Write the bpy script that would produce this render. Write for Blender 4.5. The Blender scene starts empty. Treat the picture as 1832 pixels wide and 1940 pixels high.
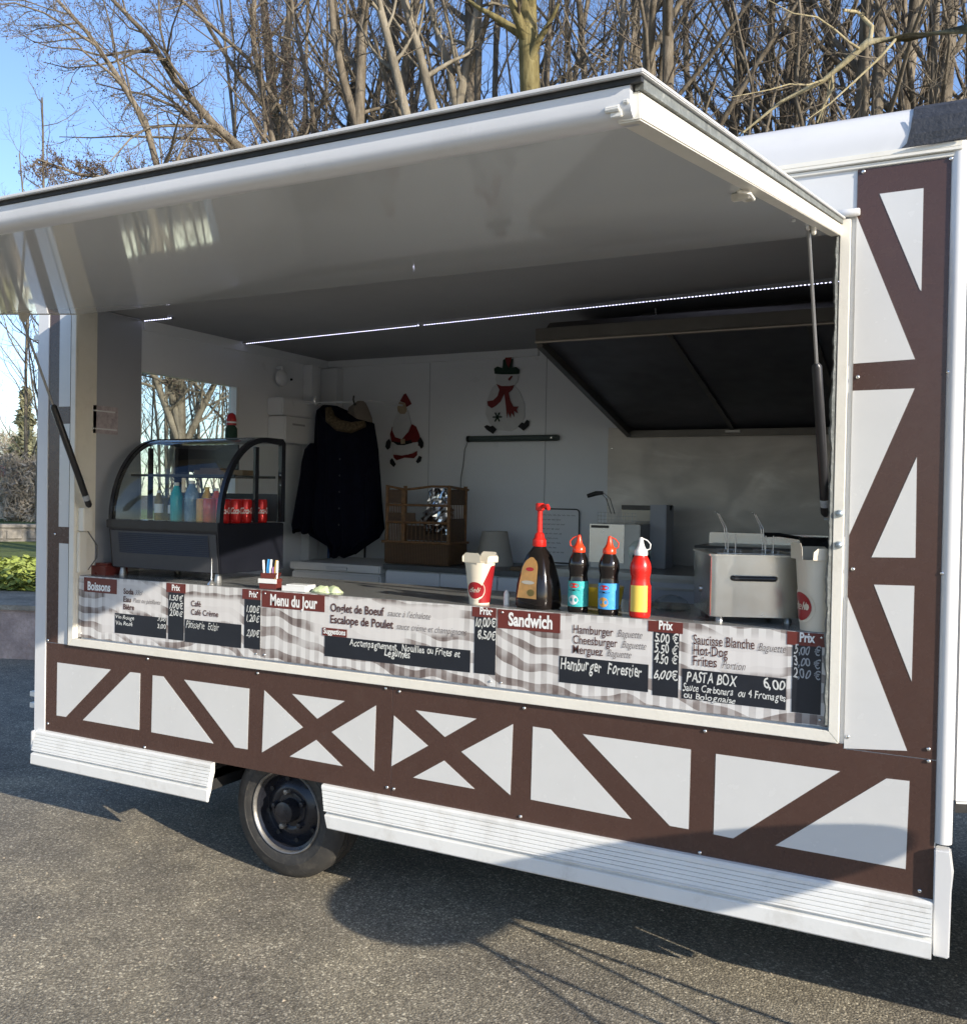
import bpy, bmesh, math, random
import numpy as np
from mathutils import Vector, Matrix

C = bpy.context.scene
COL = C.collection
R = math.radians

# ---------------------------------------------------------------- camera, sky, sun, exposure
cam_d = bpy.data.cameras.new('camera'); cam = bpy.data.objects.new('camera', cam_d); COL.objects.link(cam)
rows = [[0.88821, 0.459074, 0.018249], [-0.022783, 0.00434, 0.999731], [0.458872, -0.888387, 0.014314]]
rt, up, bk = [Vector(v) for v in rows]
mw = Matrix((rt, up, bk)).transposed().to_4x4()
mw.translation = Vector((0.0, -3.2, 1.692))
cam.matrix_world = mw
cam_d.sensor_fit = 'HORIZONTAL'; cam_d.sensor_width = 36; cam_d.lens = 35.069
cam_d.clip_start = 0.05; cam_d.clip_end = 2000
C.camera = cam

TOSUN = Vector((0.84, -0.27, 0.316)).normalized()
world = bpy.data.worlds.new('World'); C.world = world; world.use_nodes = True
nt = world.node_tree
sky = nt.nodes.new('ShaderNodeTexSky'); sky.sky_type = 'NISHITA'; sky.sun_disc = False
sky.sun_elevation = math.asin(TOSUN.z); sky.sun_rotation = math.atan2(TOSUN.x, TOSUN.y)
sky.air_density = 1.0; sky.dust_density = 0.4; sky.ozone_density = 3.0
bg = nt.nodes['Background']; bg.inputs[1].default_value = 0.15
tint = nt.nodes.new('ShaderNodeMix'); tint.data_type = 'RGBA'; tint.blend_type = 'MULTIPLY'; tint.inputs[0].default_value = 1.0
tint.inputs[7].default_value = (0.90, 0.875, 0.95, 1)
nt.links.new(sky.outputs[0], tint.inputs[6]); nt.links.new(tint.outputs[2], bg.inputs[0])
sun_d = bpy.data.lights.new('sun', 'SUN'); sun = bpy.data.objects.new('sun', sun_d); COL.objects.link(sun)
sun_d.energy = 3.9; sun_d.angle = R(0.53); sun_d.color = (1.0, 0.91, 0.78)
sun.rotation_euler = TOSUN.to_track_quat('Z', 'Y').to_euler()
C.view_settings.view_transform = 'Standard'; C.view_settings.look = 'None'
C.view_settings.exposure = 0.95; C.view_settings.gamma = 1; C.view_settings.use_curve_mapping = False
C.render.engine = 'CYCLES'

# ---------------------------------------------------------------- material helpers
def srgb(r, g, b):
    f = lambda c: (c/255/12.92) if c/255 <= 0.04045 else ((c/255+0.055)/1.055)**2.4
    return (f(r), f(g), f(b), 1)

class NT:
    def __init__(s, name):
        s.m = bpy.data.materials.new(name); s.m.use_nodes = True
        s.t = s.m.node_tree; s.b = s.t.nodes['Principled BSDF']; s.out = s.t.nodes['Material Output']
        s.tc = None
    def n(s, typ, **kw):
        nd = s.t.nodes.new(typ)
        for k, v in kw.items(): setattr(nd, k, v)
        return nd
    def l(s, a, b): s.t.links.new(a, b)
    def co(s, kind='Object'):
        if not s.tc: s.tc = s.n('ShaderNodeTexCoord')
        return s.tc.outputs[kind]
    def mapped(s, scale=(1, 1, 1), kind='Object'):
        mp = s.n('ShaderNodeMapping'); mp.inputs['Scale'].default_value = scale
        s.l(s.co(kind), mp.inputs['Vector']); return mp.outputs[0]
    def noise(s, scale, detail=4, rough=0.55, vec=None, dist=0):
        nd = s.n('ShaderNodeTexNoise'); nd.inputs['Scale'].default_value = scale
        nd.inputs['Detail'].default_value = detail; nd.inputs['Roughness'].default_value = rough
        nd.inputs['Distortion'].default_value = dist
        s.l(vec if vec is not None else s.co(), nd.inputs['Vector']); return nd
    def ramp(s, fac, stops, interp='LINEAR'):
        r = s.n('ShaderNodeValToRGB'); cr = r.color_ramp; cr.interpolation = interp
        while len(cr.elements) < len(stops): cr.elements.new(0.5)
        for e, (p, c) in zip(cr.elements, stops):
            e.position = p; e.color = c if hasattr(c, '__len__') else (c, c, c, 1)
        s.l(fac, r.inputs[0]); return r.outputs[0]
    def math(s, op, a, b=None):
        m = s.n('ShaderNodeMath', operation=op)
        for i, v in enumerate((a, b)):
            if v is None: continue
            if hasattr(v, 'links'): s.l(v, m.inputs[i])
            else: m.inputs[i].default_value = v
        return m.outputs[0]
    def mix(s, fac, a, b, blend='MIX'):
        m = s.n('ShaderNodeMix', data_type='RGBA', blend_type=blend)
        for i, v in ((0, fac), (6, a), (7, b)):
            if hasattr(v, 'links'): s.l(v, m.inputs[i])
            else: m.inputs[i].default_value = v
        return m.outputs[2]
    def bump(s, h, strength=0.3, dist=0.01):
        b = s.n('ShaderNodeBump'); b.inputs['Strength'].default_value = strength; b.inputs['Distance'].default_value = dist
        s.l(h, b.inputs['Height']); s.l(b.outputs[0], s.b.inputs['Normal'])
    def set(s, base=None, rough=None, metal=None, spec=None, coat=None):
        for k, v in (('Base Color', base), ('Roughness', rough), ('Metallic', metal), ('Specular IOR Level', spec), ('Coat Weight', coat)):
            if v is None: continue
            if hasattr(v, 'links'): s.l(v, s.b.inputs[k])
            else: s.b.inputs[k].default_value = v
        return s

def painted(name, col, rough=0.35, var=0.08, dirt=0.0, nscale=3.0, spec=0.5, metal=0, bump=0.0, bscale=60, coat=0, dirtcol=(0.12, 0.10, 0.08, 1)):
    """paint or plastic with slight tone and gloss unevenness and optional grime"""
    t = NT(name); n1 = t.noise(nscale, 5, 0.6)
    lo = tuple(c*(1-var) for c in col[:3])+(1,); hi = tuple(min(1, c*(1+var)) for c in col[:3])+(1,)
    base = t.ramp(n1.outputs[0], [(0.3, lo), (0.7, hi)])
    if dirt:
        n2 = t.noise(nscale*2.3, 8, 0.7, dist=0.4)
        f = t.ramp(n2.outputs[0], [(0.52, 0), (0.8, dirt)])
        base = t.mix(f, base, dirtcol)
    n3 = t.noise(nscale*6, 3)
    rg = t.ramp(n3.outputs[0], [(0.2, max(0.02, rough*0.8)), (0.8, min(1, rough*1.2))])
    t.set(base=base, rough=rg, spec=spec, metal=metal, coat=coat)
    if bump: t.bump(t.noise(bscale, 4).outputs[0], bump, 0.004)
    return t.m

def glassy(name, tint=(0.93, 0.97, 0.96, 1), ior=1.45, rough=0.01):
    t = NT(name); lw = t.n('ShaderNodeLayerWeight'); lw.inputs[0].default_value = 0.5
    r0 = ((ior-1)/(ior+1))**2*1.8
    f5 = t.math('MULTIPLY_ADD' if False else 'POWER', lw.outputs['Facing'], 5.0); fr_ = t.math('ADD', t.math('MULTIPLY', f5, 1-r0), r0)
    tr = t.n('ShaderNodeBsdfTransparent'); tr.inputs[0].default_value = tint
    gl = t.n('ShaderNodeBsdfGlossy'); gl.inputs['Roughness'].default_value = rough
    mx = t.n('ShaderNodeMixShader'); t.l(fr_, mx.inputs[0]); t.l(tr.outputs[0], mx.inputs[1]); t.l(gl.outputs[0], mx.inputs[2])
    t.l(mx.outputs[0], t.out.inputs[0]); t.t.nodes.remove(t.b); return t.m

M = {}
M['white'] = painted('white_body_panel', (0.66, 0.66, 0.64, 1), 0.30, 0.03, 0.05, 1.2)
M['infill'] = painted('white_panel_print', (0.62, 0.62, 0.60, 1), 0.25, 0.03, 0.10, 3.5, dirtcol=(0.42, 0.40, 0.34, 1))
M['cream'] = painted('cream_painted_frame', (0.76, 0.73, 0.64, 1), 0.42, 0.05, 0.25, 5, dirtcol=(0.30, 0.26, 0.18, 1), bump=0.12, bscale=90)
M['skirt'] = painted('white_ribbed_skirt', (0.70, 0.70, 0.67, 1), 0.38, 0.05, 0.42, 3, dirtcol=(0.30, 0.26, 0.19, 1), bump=0.1, bscale=70)
M['brown'] = painted('brown_laminate', (0.073, 0.039, 0.030, 1), 0.27, 0.06, 0.10, 5, dirtcol=(0.16, 0.13, 0.11, 1))
M['roofwhite'] = painted('white_roof_cove', (0.66, 0.66, 0.65, 1), 0.35, 0.03, 0.08, 2)
M['innerwall'] = painted('inner_wall_white', (0.76, 0.79, 0.82, 1), 0.32, 0.04, 0.04, 1.6, dirtcol=(0.25, 0.24, 0.22, 1))
M['innergrey'] = painted('inner_wall_grey', (0.36, 0.38, 0.42, 1), 0.45, 0.04, 0.03, 2)
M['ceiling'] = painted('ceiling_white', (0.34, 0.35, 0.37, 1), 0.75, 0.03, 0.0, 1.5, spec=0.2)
M['flapunder'] = painted('flap_underside_gloss', (0.80, 0.83, 0.84, 1), 0.045, 0.02, 0.0, 1.2, spec=0.6)
M['rail'] = painted('aluminium_rail', (0.74, 0.75, 0.76, 1), 0.32, 0.05, 0.25, 3, dirtcol=(0.40, 0.38, 0.34, 1))
M['rubber'] = painted('black_rubber', (0.02, 0.021, 0.022, 1), 0.6, 0.3, 0.2, 12, dirtcol=(0.16, 0.16, 0.15, 1))
M['mastic'] = painted('grey_mastic', (0.14, 0.15, 0.14, 1), 0.6, 0.3, 0.6, 22, dirtcol=(0.5, 0.5, 0.46, 1), bump=0.5, bscale=120)
M['tar'] = painted('black_tar_coating', (0.035, 0.038, 0.045, 1), 0.55, 0.25, 0.3, 30, dirtcol=(0.12, 0.12, 0.13, 1), bump=0.7, bscale=90)
M['chrome'] = painted('screw_steel', (0.75, 0.75, 0.73, 1), 0.22, 0.05, 0.1, 40, metal=0.9)
M['zinc'] = painted('zinc_bolt', (0.45, 0.52, 0.56, 1), 0.4, 0.1, 0.2, 60, metal=0.7)
M['black'] = painted('black_metal', (0.018, 0.018, 0.020, 1), 0.35, 0.15, 0.05, 8)
M['caseblack'] = painted('black_case_plastic', (0.010, 0.011, 0.016, 1), 0.22, 0.15, 0.03, 6)
M['casegrey'] = painted('grey_case_panel', (0.048, 0.050, 0.056, 1), 0.42, 0.08, 0.05, 6)
M['louver'] = painted('louver_slat', (0.024, 0.025, 0.032, 1), 0.4, 0.08, 0.05, 6)
M['hood'] = painted('dark_hood_steel', (0.11, 0.105, 0.095, 1), 0.38, 0.2, 0.25, 3, metal=0.6, dirtcol=(0.04, 0.035, 0.03, 1))
M['hoodlip'] = painted('hood_lip_steel', (0.30, 0.27, 0.23, 1), 0.35, 0.1, 0.2, 5, metal=0.7)
M['filter'] = painted('greasy_filter', (0.075, 0.077, 0.088, 1), 0.45, 0.35, 0.5, 1.6, metal=0.3, dirtcol=(0.06, 0.06, 0.065, 1))
M['glass'] = glassy('clear_glass')
M['glass_curved'] = glassy('curved_glass', ior=1.42)
M['tyre'] = painted('tyre_rubber', (0.034, 0.032, 0.029, 1), 0.65, 0.15, 0.7, 9, dirtcol=(0.13, 0.115, 0.09, 1), bump=0.2, bscale=120)
M['rimblack'] = painted('black_rim_paint', (0.014, 0.015, 0.020, 1), 0.3, 0.2, 0.25, 14, dirtcol=(0.06, 0.055, 0.05, 1))
M['rimsteel'] = painted('worn_rim_edge', (0.30, 0.29, 0.27, 1), 0.4, 0.2, 0.8, 18, metal=0.7, dirtcol=(0.10, 0.07, 0.05, 1))
M['under'] = painted('underbody_black', (0.012, 0.012, 0.012, 1), 0.8, 0.3, 0.2, 5)
M['board_red'] = painted('board_red', (0.135, 0.028, 0.022, 1), 0.3, 0.03, 0, 3)
M['board_black'] = painted('blackboard', (0.012, 0.014, 0.020, 1), 0.4, 0.15, 0.3, 7, dirtcol=(0.03, 0.032, 0.04, 1))
M['textwhite'] = painted('print_white', (0.80, 0.80, 0.78, 1), 0.4, 0.02)
M['chalk'] = painted('chalk_pen', (0.62, 0.63, 0.60, 1), 0.7, 0.2, 0.0, 80)
M['chalkdim'] = painted('chalk_pen_worn', (0.32, 0.34, 0.36, 1), 0.7, 0.25, 0.0, 80)
M['textbrown'] = painted('print_brown', (0.085, 0.035, 0.030, 1), 0.4, 0.02)
M['textgrey'] = painted('print_grey', (0.13, 0.11, 0.11, 1), 0.4, 0.02)
M['red'] = painted('red_plastic', (0.62, 0.018, 0.012, 1), 0.28, 0.04)
M['redorange'] = painted('orange_red_plastic', (0.78, 0.055, 0.015, 1), 0.3, 0.04)
M['saucedark'] = painted('dark_sauce_bottle', (0.012, 0.009, 0.008, 1), 0.13, 0.1)
M['whiteplastic'] = painted('white_plastic', (0.72, 0.73, 0.72, 1), 0.35, 0.03)
M['card'] = painted('cream_card', (0.68, 0.62, 0.50, 1), 0.5, 0.03, 0.03)
M['darkred'] = painted('dark_red_print', (0.30, 0.012, 0.016, 1), 0.4, 0.03)
M['lab_orange'] = painted('orange_label', (0.72, 0.36, 0.09, 1), 0.35, 0.2, 0.3, 25, dirtcol=(0.8, 0.6, 0.3, 1))
M['lab_teal'] = painted('teal_label', (0.035, 0.40, 0.40, 1), 0.35, 0.1, 0.5, 45, dirtcol=(0.6, 0.75, 0.7, 1))
M['lab_blue'] = painted('blue_label', (0.06, 0.34, 0.74, 1), 0.35, 0.1, 0.2, 35, dirtcol=(0.4, 0.65, 0.85, 1))
M['lab_yellow'] = painted('yellow_label', (0.80, 0.58, 0.10, 1), 0.4, 0.06)
M['olive'] = painted('brown_olive_print', (0.22, 0.16, 0.03, 1), 0.5, 0.3, 0.3, 60)
M['yellow'] = painted('yellow_plastic', (0.55, 0.40, 0.03, 1), 0.4, 0.1)
M['navy'] = painted('navy_coat_fabric', (0.0035, 0.0045, 0.012, 1), 0.9, 0.25, 0, 30, bump=0.4, bscale=90, spec=0.1)
M['fur'] = painted('brown_fur', (0.10, 0.075, 0.045, 1), 0.95, 0.5, 0, 60, bump=1, bscale=150, spec=0.1)
M['scarf'] = painted('beige_cloth', (0.17, 0.145, 0.12, 1), 0.9, 0.1, 0, 20)
M['wicker'] = painted('wicker', (0.19, 0.095, 0.035, 1), 0.55, 0.35, 0.3, 40, dirtcol=(0.07, 0.035, 0.015, 1), bump=0.8, bscale=160)
M['wickerdark'] = painted('dark_wicker', (0.085, 0.045, 0.02, 1), 0.55, 0.3, 0.3, 40, bump=0.8, bscale=160)
M['foil'] = painted('kitchen_foil', (0.82, 0.84, 0.86, 1), 0.16, 0.05, 0, 5, metal=1.0)
M['steel'] = painted('brushed_steel', (0.66, 0.64, 0.60, 1), 0.24, 0.03, 0.0, 3, metal=0.95)
M['steeldark'] = painted('dull_steel', (0.34, 0.34, 0.33, 1), 0.35, 0.08, 0.05, 5, metal=0.75)
M['green'] = painted('dark_green_felt', (0.008, 0.035, 0.022, 1), 0.8, 0.2, 0, 30)
M['decored'] = painted('deco_red', (0.17, 0.010, 0.010, 1), 0.6, 0.15, 0, 30)
M['decowhite'] = painted('deco_white', (0.62, 0.645, 0.66, 1), 0.6, 0.04, 0, 20)
M['decoblack'] = painted('deco_black', (0.006, 0.007, 0.010, 1), 0.7, 0.2, 0, 30)
M['skin'] = painted('deco_skin', (0.42, 0.33, 0.22, 1), 0.6, 0.1, 0, 30)
M['shelfgreen'] = painted('grey_green_metal', (0.060, 0.085, 0.080, 1), 0.45, 0.1, 0.1, 8)
M['counter'] = painted('grey_countertop', (0.20, 0.205, 0.20, 1), 0.22, 0.08, 0.15, 4)
M['backtop'] = painted('slate_worktop', (0.085, 0.095, 0.10, 1), 0.35, 0.1, 0.1, 6)
M['cable'] = painted('grey_cable', (0.14, 0.14, 0.14, 1), 0.6, 0.1)
M['bluewood'] = painted('blue_handle', (0.03, 0.10, 0.32, 1), 0.4, 0.1)
M['shade'] = painted('beige_lampshade', (0.42, 0.40, 0.36, 1), 0.8, 0.05, 0, 8)
M['penblue'] = painted('blue_pen', (0.05, 0.35, 0.75, 1), 0.3, 0.05)
M['penyellow'] = painted('yellow_pen', (0.75, 0.45, 0.04, 1), 0.3, 0.05)
M['penpurple'] = painted('purple_pen', (0.42, 0.18, 0.42, 1), 0.3, 0.05)
M['lime'] = painted('green_white_wrapper', (0.55, 0.62, 0.40, 1), 0.35, 0.2, 0.9, 40, dirtcol=(0.16, 0.38, 0.05, 1))
M['teal'] = painted('teal_bottle', (0.01, 0.40, 0.40, 1), 0.3, 0.1, 0.1, 20, dirtcol=(0.5, 0.7, 0.7, 1))
M['water'] = painted('water_bottle', (0.16, 0.26, 0.36, 1), 0.08, 0.2, 0.5, 18, dirtcol=(0.6, 0.7, 0.8, 1))
M['juice'] = painted('orange_juice', (0.72, 0.40, 0.05, 1), 0.2, 0.2, 0.4, 22, dirtcol=(0.6, 0.5, 0.3, 1))
M['peach'] = painted('peach_drink', (0.62, 0.10, 0.05, 1), 0.2, 0.2, 0.4, 22, dirtcol=(0.2, 0.2, 0.12, 1))
M['cola'] = painted('red_can', (0.60, 0.015, 0.015, 1), 0.25, 0.05, metal=0.3)
M['tin'] = painted('can_top', (0.7, 0.7, 0.7, 1), 0.25, 0.05, metal=0.9)
M['picture'] = painted('faded_print', (0.40, 0.36, 0.38, 1), 0.5, 0.3, 0.6, 22, dirtcol=(0.05, 0.03, 0.05, 1))
M['hinge'] = painted('white_hinge', (0.75, 0.74, 0.68, 1), 0.4, 0.05, 0.2, 20, dirtcol=(0.25, 0.15, 0.08, 1))
M['wood'] = painted('worn_wood', (0.16, 0.10, 0.05, 1), 0.6, 0.2, 0.2, 12)

def steel_panel():
    t = NT('splashback_steel'); v = t.mapped((1.2, 1.2, 3.0))
    n = t.noise(1.6, 6, 0.6, v, dist=1.2)
    base = t.ramp(n.outputs[0], [(0.3, (0.42, 0.395, 0.36, 1)), (0.62, (0.52, 0.49, 0.45, 1)), (0.78, (0.66, 0.64, 0.60, 1))])
    t.set(base=base, metal=0.5, rough=t.ramp(t.noise(3, 6, 0.7, dist=1).outputs[0], [(0.3, 0.38), (0.7, 0.6)]))
    return t.m
M['splash'] = steel_panel()

def weave():
    t = NT('woven_wicker'); w1 = t.n('ShaderNodeTexWave', wave_type='BANDS', bands_direction='Z'); w1.inputs['Scale'].default_value = 45
    w2 = t.n('ShaderNodeTexWave', wave_type='BANDS', bands_direction='X'); w2.inputs['Scale'].default_value = 30
    t.l(t.co(), w1.inputs[0]); t.l(t.co(), w2.inputs[0])
    h = t.math('MULTIPLY', w1.outputs[1], w2.outputs[1])
    t.set(base=t.ramp(h, [(0.0, (0.06, 0.03, 0.012, 1)), (0.7, (0.22, 0.12, 0.05, 1))]), rough=0.6); t.bump(h, 0.8, 0.004)
    return t.m
M['weave'] = weave()

def gingham(name, fades):
    """printed cloth check, brown and white, folds bending the horizontal bands; fades = paler printed rectangles (x0,x1,z0,z1)"""
    t = NT(name); sx = t.n('ShaderNodeSeparateXYZ'); t.l(t.co(), sx.inputs[0]); x, z = sx.outputs[0], sx.outputs[2]
    n = t.noise(2.6, 2, 0.5); n2 = t.noise(9, 3, 0.5)
    wob = t.math('MULTIPLY', t.math('SUBTRACT', n.outputs[0], 0.5), 0.22)
    xs = t.math('ADD', x, t.math('MULTIPLY', wob, 0.10))
    vert = t.math('GREATER_THAN', t.math('FRACT', t.math('MULTIPLY', xs, 21.0)), 0.5)
    zz = t.math('ADD', t.math('ADD', z, t.math('ADD', wob, t.math('MULTIPLY', x, 0.13))), t.math('MULTIPLY', t.math('SINE', t.math('MULTIPLY', x, 7.0)), 0.012))
    hz = t.math('GREATER_THAN', t.math('FRACT', t.math('MULTIPLY', zz, 13.0)), 0.56)
    s = t.math('ADD', t.math('MULTIPLY', vert, 0.36), t.math('MULTIPLY', hz, 0.64))
    s = t.math('MULTIPLY', s, t.ramp(n2.outputs[0], [(0.3, 0.35), (0.6, 1.0)]))
    base = t.ramp(s, [(0.0, (0.66, 0.65, 0.63, 1)), (0.36, (0.45, 0.43, 0.415, 1)), (0.64, (0.26, 0.225, 0.21, 1)), (1.0, (0.13, 0.10, 0.092, 1))])
    fac = None
    for (x0, x1, z0, z1) in fades:
        def soft(v, a, b):
            mr = t.n('ShaderNodeMapRange'); mr.inputs[1].default_value = a; mr.inputs[2].default_value = b
            t.l(v, mr.inputs[0]); return mr.outputs[0]
        zf = t.math('ADD', z, t.math('MULTIPLY', wob, 0.25))
        f = t.math('MULTIPLY', t.math('MULTIPLY', soft(x, x0-0.01, x0+0.01), soft(x, x1+0.01, x1-0.01)),
                   t.math('MULTIPLY', soft(zf, z0-0.01, z0+0.01), soft(zf, z1+0.01, z1-0.01)))
        fac = f if fac is None else t.math('MAXIMUM', fac, f)
    base = t.mix(t.math('MULTIPLY', fac, 0.88), base, (0.67, 0.65, 0.63, 1))
    t.set(base=base, rough=0.3); return t.m

def asphalt():
    t = NT('asphalt'); v1 = t.n('ShaderNodeTexVoronoi'); v1.inputs['Scale'].default_value = 115; t.l(t.co(), v1.inputs['Vector'])
    v2 = t.n('ShaderNodeTexVoronoi'); v2.inputs['Scale'].default_value = 270; t.l(t.co(), v2.inputs['Vector'])
    big = t.noise(1.25, 6, 0.62, dist=0.4); mid = t.noise(5, 4, 0.6)
    sep = t.n('ShaderNodeSeparateColor'); t.l(v1.outputs['Color'], sep.inputs[0])
    sep2 = t.n('ShaderNodeSeparateColor'); t.l(v2.outputs['Color'], sep2.inputs[0])
    chips = t.ramp(sep.outputs[0], [(0.0, (0.10, 0.092, 0.080, 1)), (0.55, (0.17, 0.157, 0.135, 1)), (0.85, (0.27, 0.25, 0.215, 1)), (0.97, (0.58, 0.55, 0.48, 1))])
    fine = t.ramp(sep2.outputs[1], [(0.0, (0.10, 0.093, 0.082, 1)), (0.7, (0.20, 0.185, 0.16, 1)), (0.96, (0.42, 0.40, 0.35, 1))])
    base = t.mix(0.5, chips, fine)
    gap = t.ramp(v1.outputs['Distance'], [(0.0, 1.0), (0.75, 0.55)])
    base = t.mix(1.0, base, gap, 'MULTIPLY')
    tone = t.ramp(big.outputs[0], [(0.3, (1.20, 1.14, 1.04, 1)), (0.48, (1.58, 1.50, 1.30, 1)), (0.66, (2.02, 1.90, 1.58, 1))])
    base = t.mix(1.0, base, tone, 'MULTIPLY')
    base = t.mix(1.0, base, t.ramp(mid.outputs[0], [(0.3, 0.85), (0.7, 1.15)]), 'MULTIPLY')
    cr = t.n('ShaderNodeTexVoronoi', feature='DISTANCE_TO_EDGE'); cr.inputs['Scale'].default_value = 0.75
    wv = t.n('ShaderNodeVectorMath', operation='ADD'); nn = t.noise(2.5, 5, 0.65); t.l(t.co(), wv.inputs[0]); t.l(nn.outputs['Color'], wv.inputs[1]); t.l(wv.outputs[0], cr.inputs['Vector'])
    ck = t.math('MULTIPLY', t.ramp(cr.outputs['Distance'], [(0.0, 1), (0.006, 0)]), t.ramp(t.noise(0.7, 2).outputs[0], [(0.5, 0), (0.56, 1)]))
    base = t.mix(t.math('MULTIPLY', ck, 0.55), base, (0.03, 0.028, 0.025, 1))
    st = t.ramp(t.noise(0.45, 3, 0.6).outputs[0], [(0.60, 1.0), (0.72, 0.62)])
    base = t.mix(1.0, base, st, 'MULTIPLY')
    t.set(base=base, rough=0.85, spec=0.35)
    h = t.math('ADD', t.math('MULTIPLY', v1.outputs['Distance'], -1.0), t.math('MULTIPLY', sep2.outputs[0], 0.3))
    t.bump(h, 0.6, 0.004); return t.m
M['asphalt'] = asphalt()

def ground_mat(name, cols, scale, bump=0.8):
    t = NT(name); n = t.noise(scale, 8, 0.7); n2 = t.noise(scale*0.12, 4, 0.6)
    base = t.ramp(n.outputs[0], [(0.28, cols[0]), (0.5, cols[1]), (0.72, cols[2])])
    base = t.mix(1.0, base, t.ramp(n2.outputs[0], [(0.3, 0.7), (0.7, 1.3)]), 'MULTIPLY')
    t.set(base=base, rough=0.95, spec=0.2); t.bump(n.outputs[0], bump, 0.05); return t.m
M['grass'] = ground_mat('grass_ground', [(0.04, 0.055, 0.015, 1), (0.10, 0.13, 0.035, 1), (0.20, 0.21, 0.07, 1)], 14)
M['grassblade'] = ground_mat('grass_blade', [(0.15, 0.19, 0.04, 1), (0.30, 0.36, 0.08, 1), (0.50, 0.54, 0.17, 1)], 5)
M['litter'] = ground_mat('leaf_litter', [(0.045, 0.03, 0.018, 1), (0.10, 0.07, 0.04, 1), (0.18, 0.13, 0.08, 1)], 18)
M['pavement'] = ground_mat('reddish_pavement', [(0.40, 0.285, 0.23, 1), (0.48, 0.355, 0.295, 1), (0.54, 0.41, 0.35, 1)], 30, 0.3)
M['gravelpath'] = ground_mat('sandy_path', [(0.22, 0.18, 0.13, 1), (0.32, 0.27, 0.2, 1), (0.42, 0.36, 0.28, 1)], 30, 0.3)
M['stone'] = ground_mat('stone_wall', [(0.14, 0.13, 0.11, 1), (0.24, 0.22, 0.19, 1), (0.36, 0.33, 0.29, 1)], 3, 0.5)
M['housewall'] = ground_mat('yellow_render', [(0.50, 0.44, 0.28, 1), (0.56, 0.50, 0.33, 1), (0.60, 0.55, 0.38, 1)], 2, 0.1)
M['roof'] = ground_mat('roof_tile', [(0.12, 0.05, 0.035, 1), (0.2, 0.09, 0.06, 1), (0.26, 0.13, 0.09, 1)], 8, 0.3)
M['needles'] = ground_mat('conifer_needles', [(0.16, 0.16, 0.09, 1), (0.24, 0.235, 0.14, 1), (0.34, 0.33, 0.21, 1)], 4)
M['scrub'] = ground_mat('brown_scrub', [(0.26, 0.22, 0.16, 1), (0.36, 0.31, 0.24, 1), (0.46, 0.41, 0.32, 1)], 4)
def bark(name, a, b, c):
    t = NT(name); v = t.mapped((1, 1, 0.3)); n = t.noise(9, 8, 0.7, v); n2 = t.noise(0.8, 3)
    base = t.ramp(n.outputs[0], [(0.3, a), (0.52, b), (0.75, c)])
    base = t.mix(1.0, base, t.ramp(n2.outputs[0], [(0.3, 0.75), (0.7, 1.25)]), 'MULTIPLY')
    t.set(base=base, rough=0.9, spec=0.2); t.bump(n.outputs[0], 0.8, 0.03); return t.m
M['bark'] = bark('grey_brown_bark', (0.07, 0.057, 0.042, 1), (0.16, 0.135, 0.10, 1), (0.29, 0.25, 0.19, 1))
M['barkolive'] = bark('olive_bark', (0.08, 0.065, 0.03, 1), (0.18, 0.15, 0.065, 1), (0.30, 0.26, 0.13, 1))
M['barkpale'] = bark('pale_bark', (0.10, 0.085, 0.062, 1), (0.20, 0.175, 0.130, 1), (0.32, 0.29, 0.23, 1))
M['barklimb'] = bark('sunlit_limb_bark', (0.20, 0.165, 0.09, 1), (0.34, 0.29, 0.17, 1), (0.46, 0.41, 0.28, 1))
M['twig'] = painted('twig_bark', (0.17, 0.142, 0.104, 1), 0.85, 0.35, 0, 1.5, spec=0.2)
M['twigdark'] = painted('dark_twig_bark', (0.115, 0.092, 0.068, 1), 0.85, 0.35, 0, 1.5, spec=0.2)
M['catkin'] = painted('catkin_brown', (0.10, 0.062, 0.054, 1), 0.9, 0.3, 0, 3, spec=0.1)
def led():
    t = NT('led_bead'); e = t.n('ShaderNodeEmission'); e.inputs[0].default_value = (0.72, 0.74, 1, 1); e.inputs[1].default_value = 2.2
    t.l(e.outputs[0], t.out.inputs[0]); t.t.nodes.remove(t.b); return t.m
M['led'] = led()

# ---------------------------------------------------------------- object helpers
def props(o, label=None, cat=None, group=None, kind=None):
    if label: o['label'] = label
    if cat: o['category'] = cat
    if group: o['group'] = group
    if kind: o['kind'] = kind
    return o

def thing(name, label, cat, loc=(0, 0, 0), rz=0, group=None):
    o = bpy.data.objects.new(name, None); COL.objects.link(o); o.location = loc; o.rotation_euler = (0, 0, rz)
    o.empty_display_size = 0.1
    return props(o, label, cat, group)

def link(name, me, mat, parent=None, wspace=False, smooth=False, loc=None):
    if mat is not None and not me.materials: me.materials.append(mat)
    if smooth:
        for p in me.polygons: p.use_smooth = True
    o = bpy.data.objects.new(name, me); COL.objects.link(o)
    if loc: o.location = loc
    if parent is not None:
        o.parent = parent
        if wspace:
            pl = parent.get('_w', None)
            t = Vector((0, 0, 0)); q = parent
            if q.get('_w') is None: t = Vector(q.location)
            o.matrix_parent_inverse = Matrix.Translation(-t)
    return o

def mesh(name, V, F):
    me = bpy.data.meshes.new(name); me.from_pydata([tuple(v) for v in V], [], F); me.update(); return me

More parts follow.
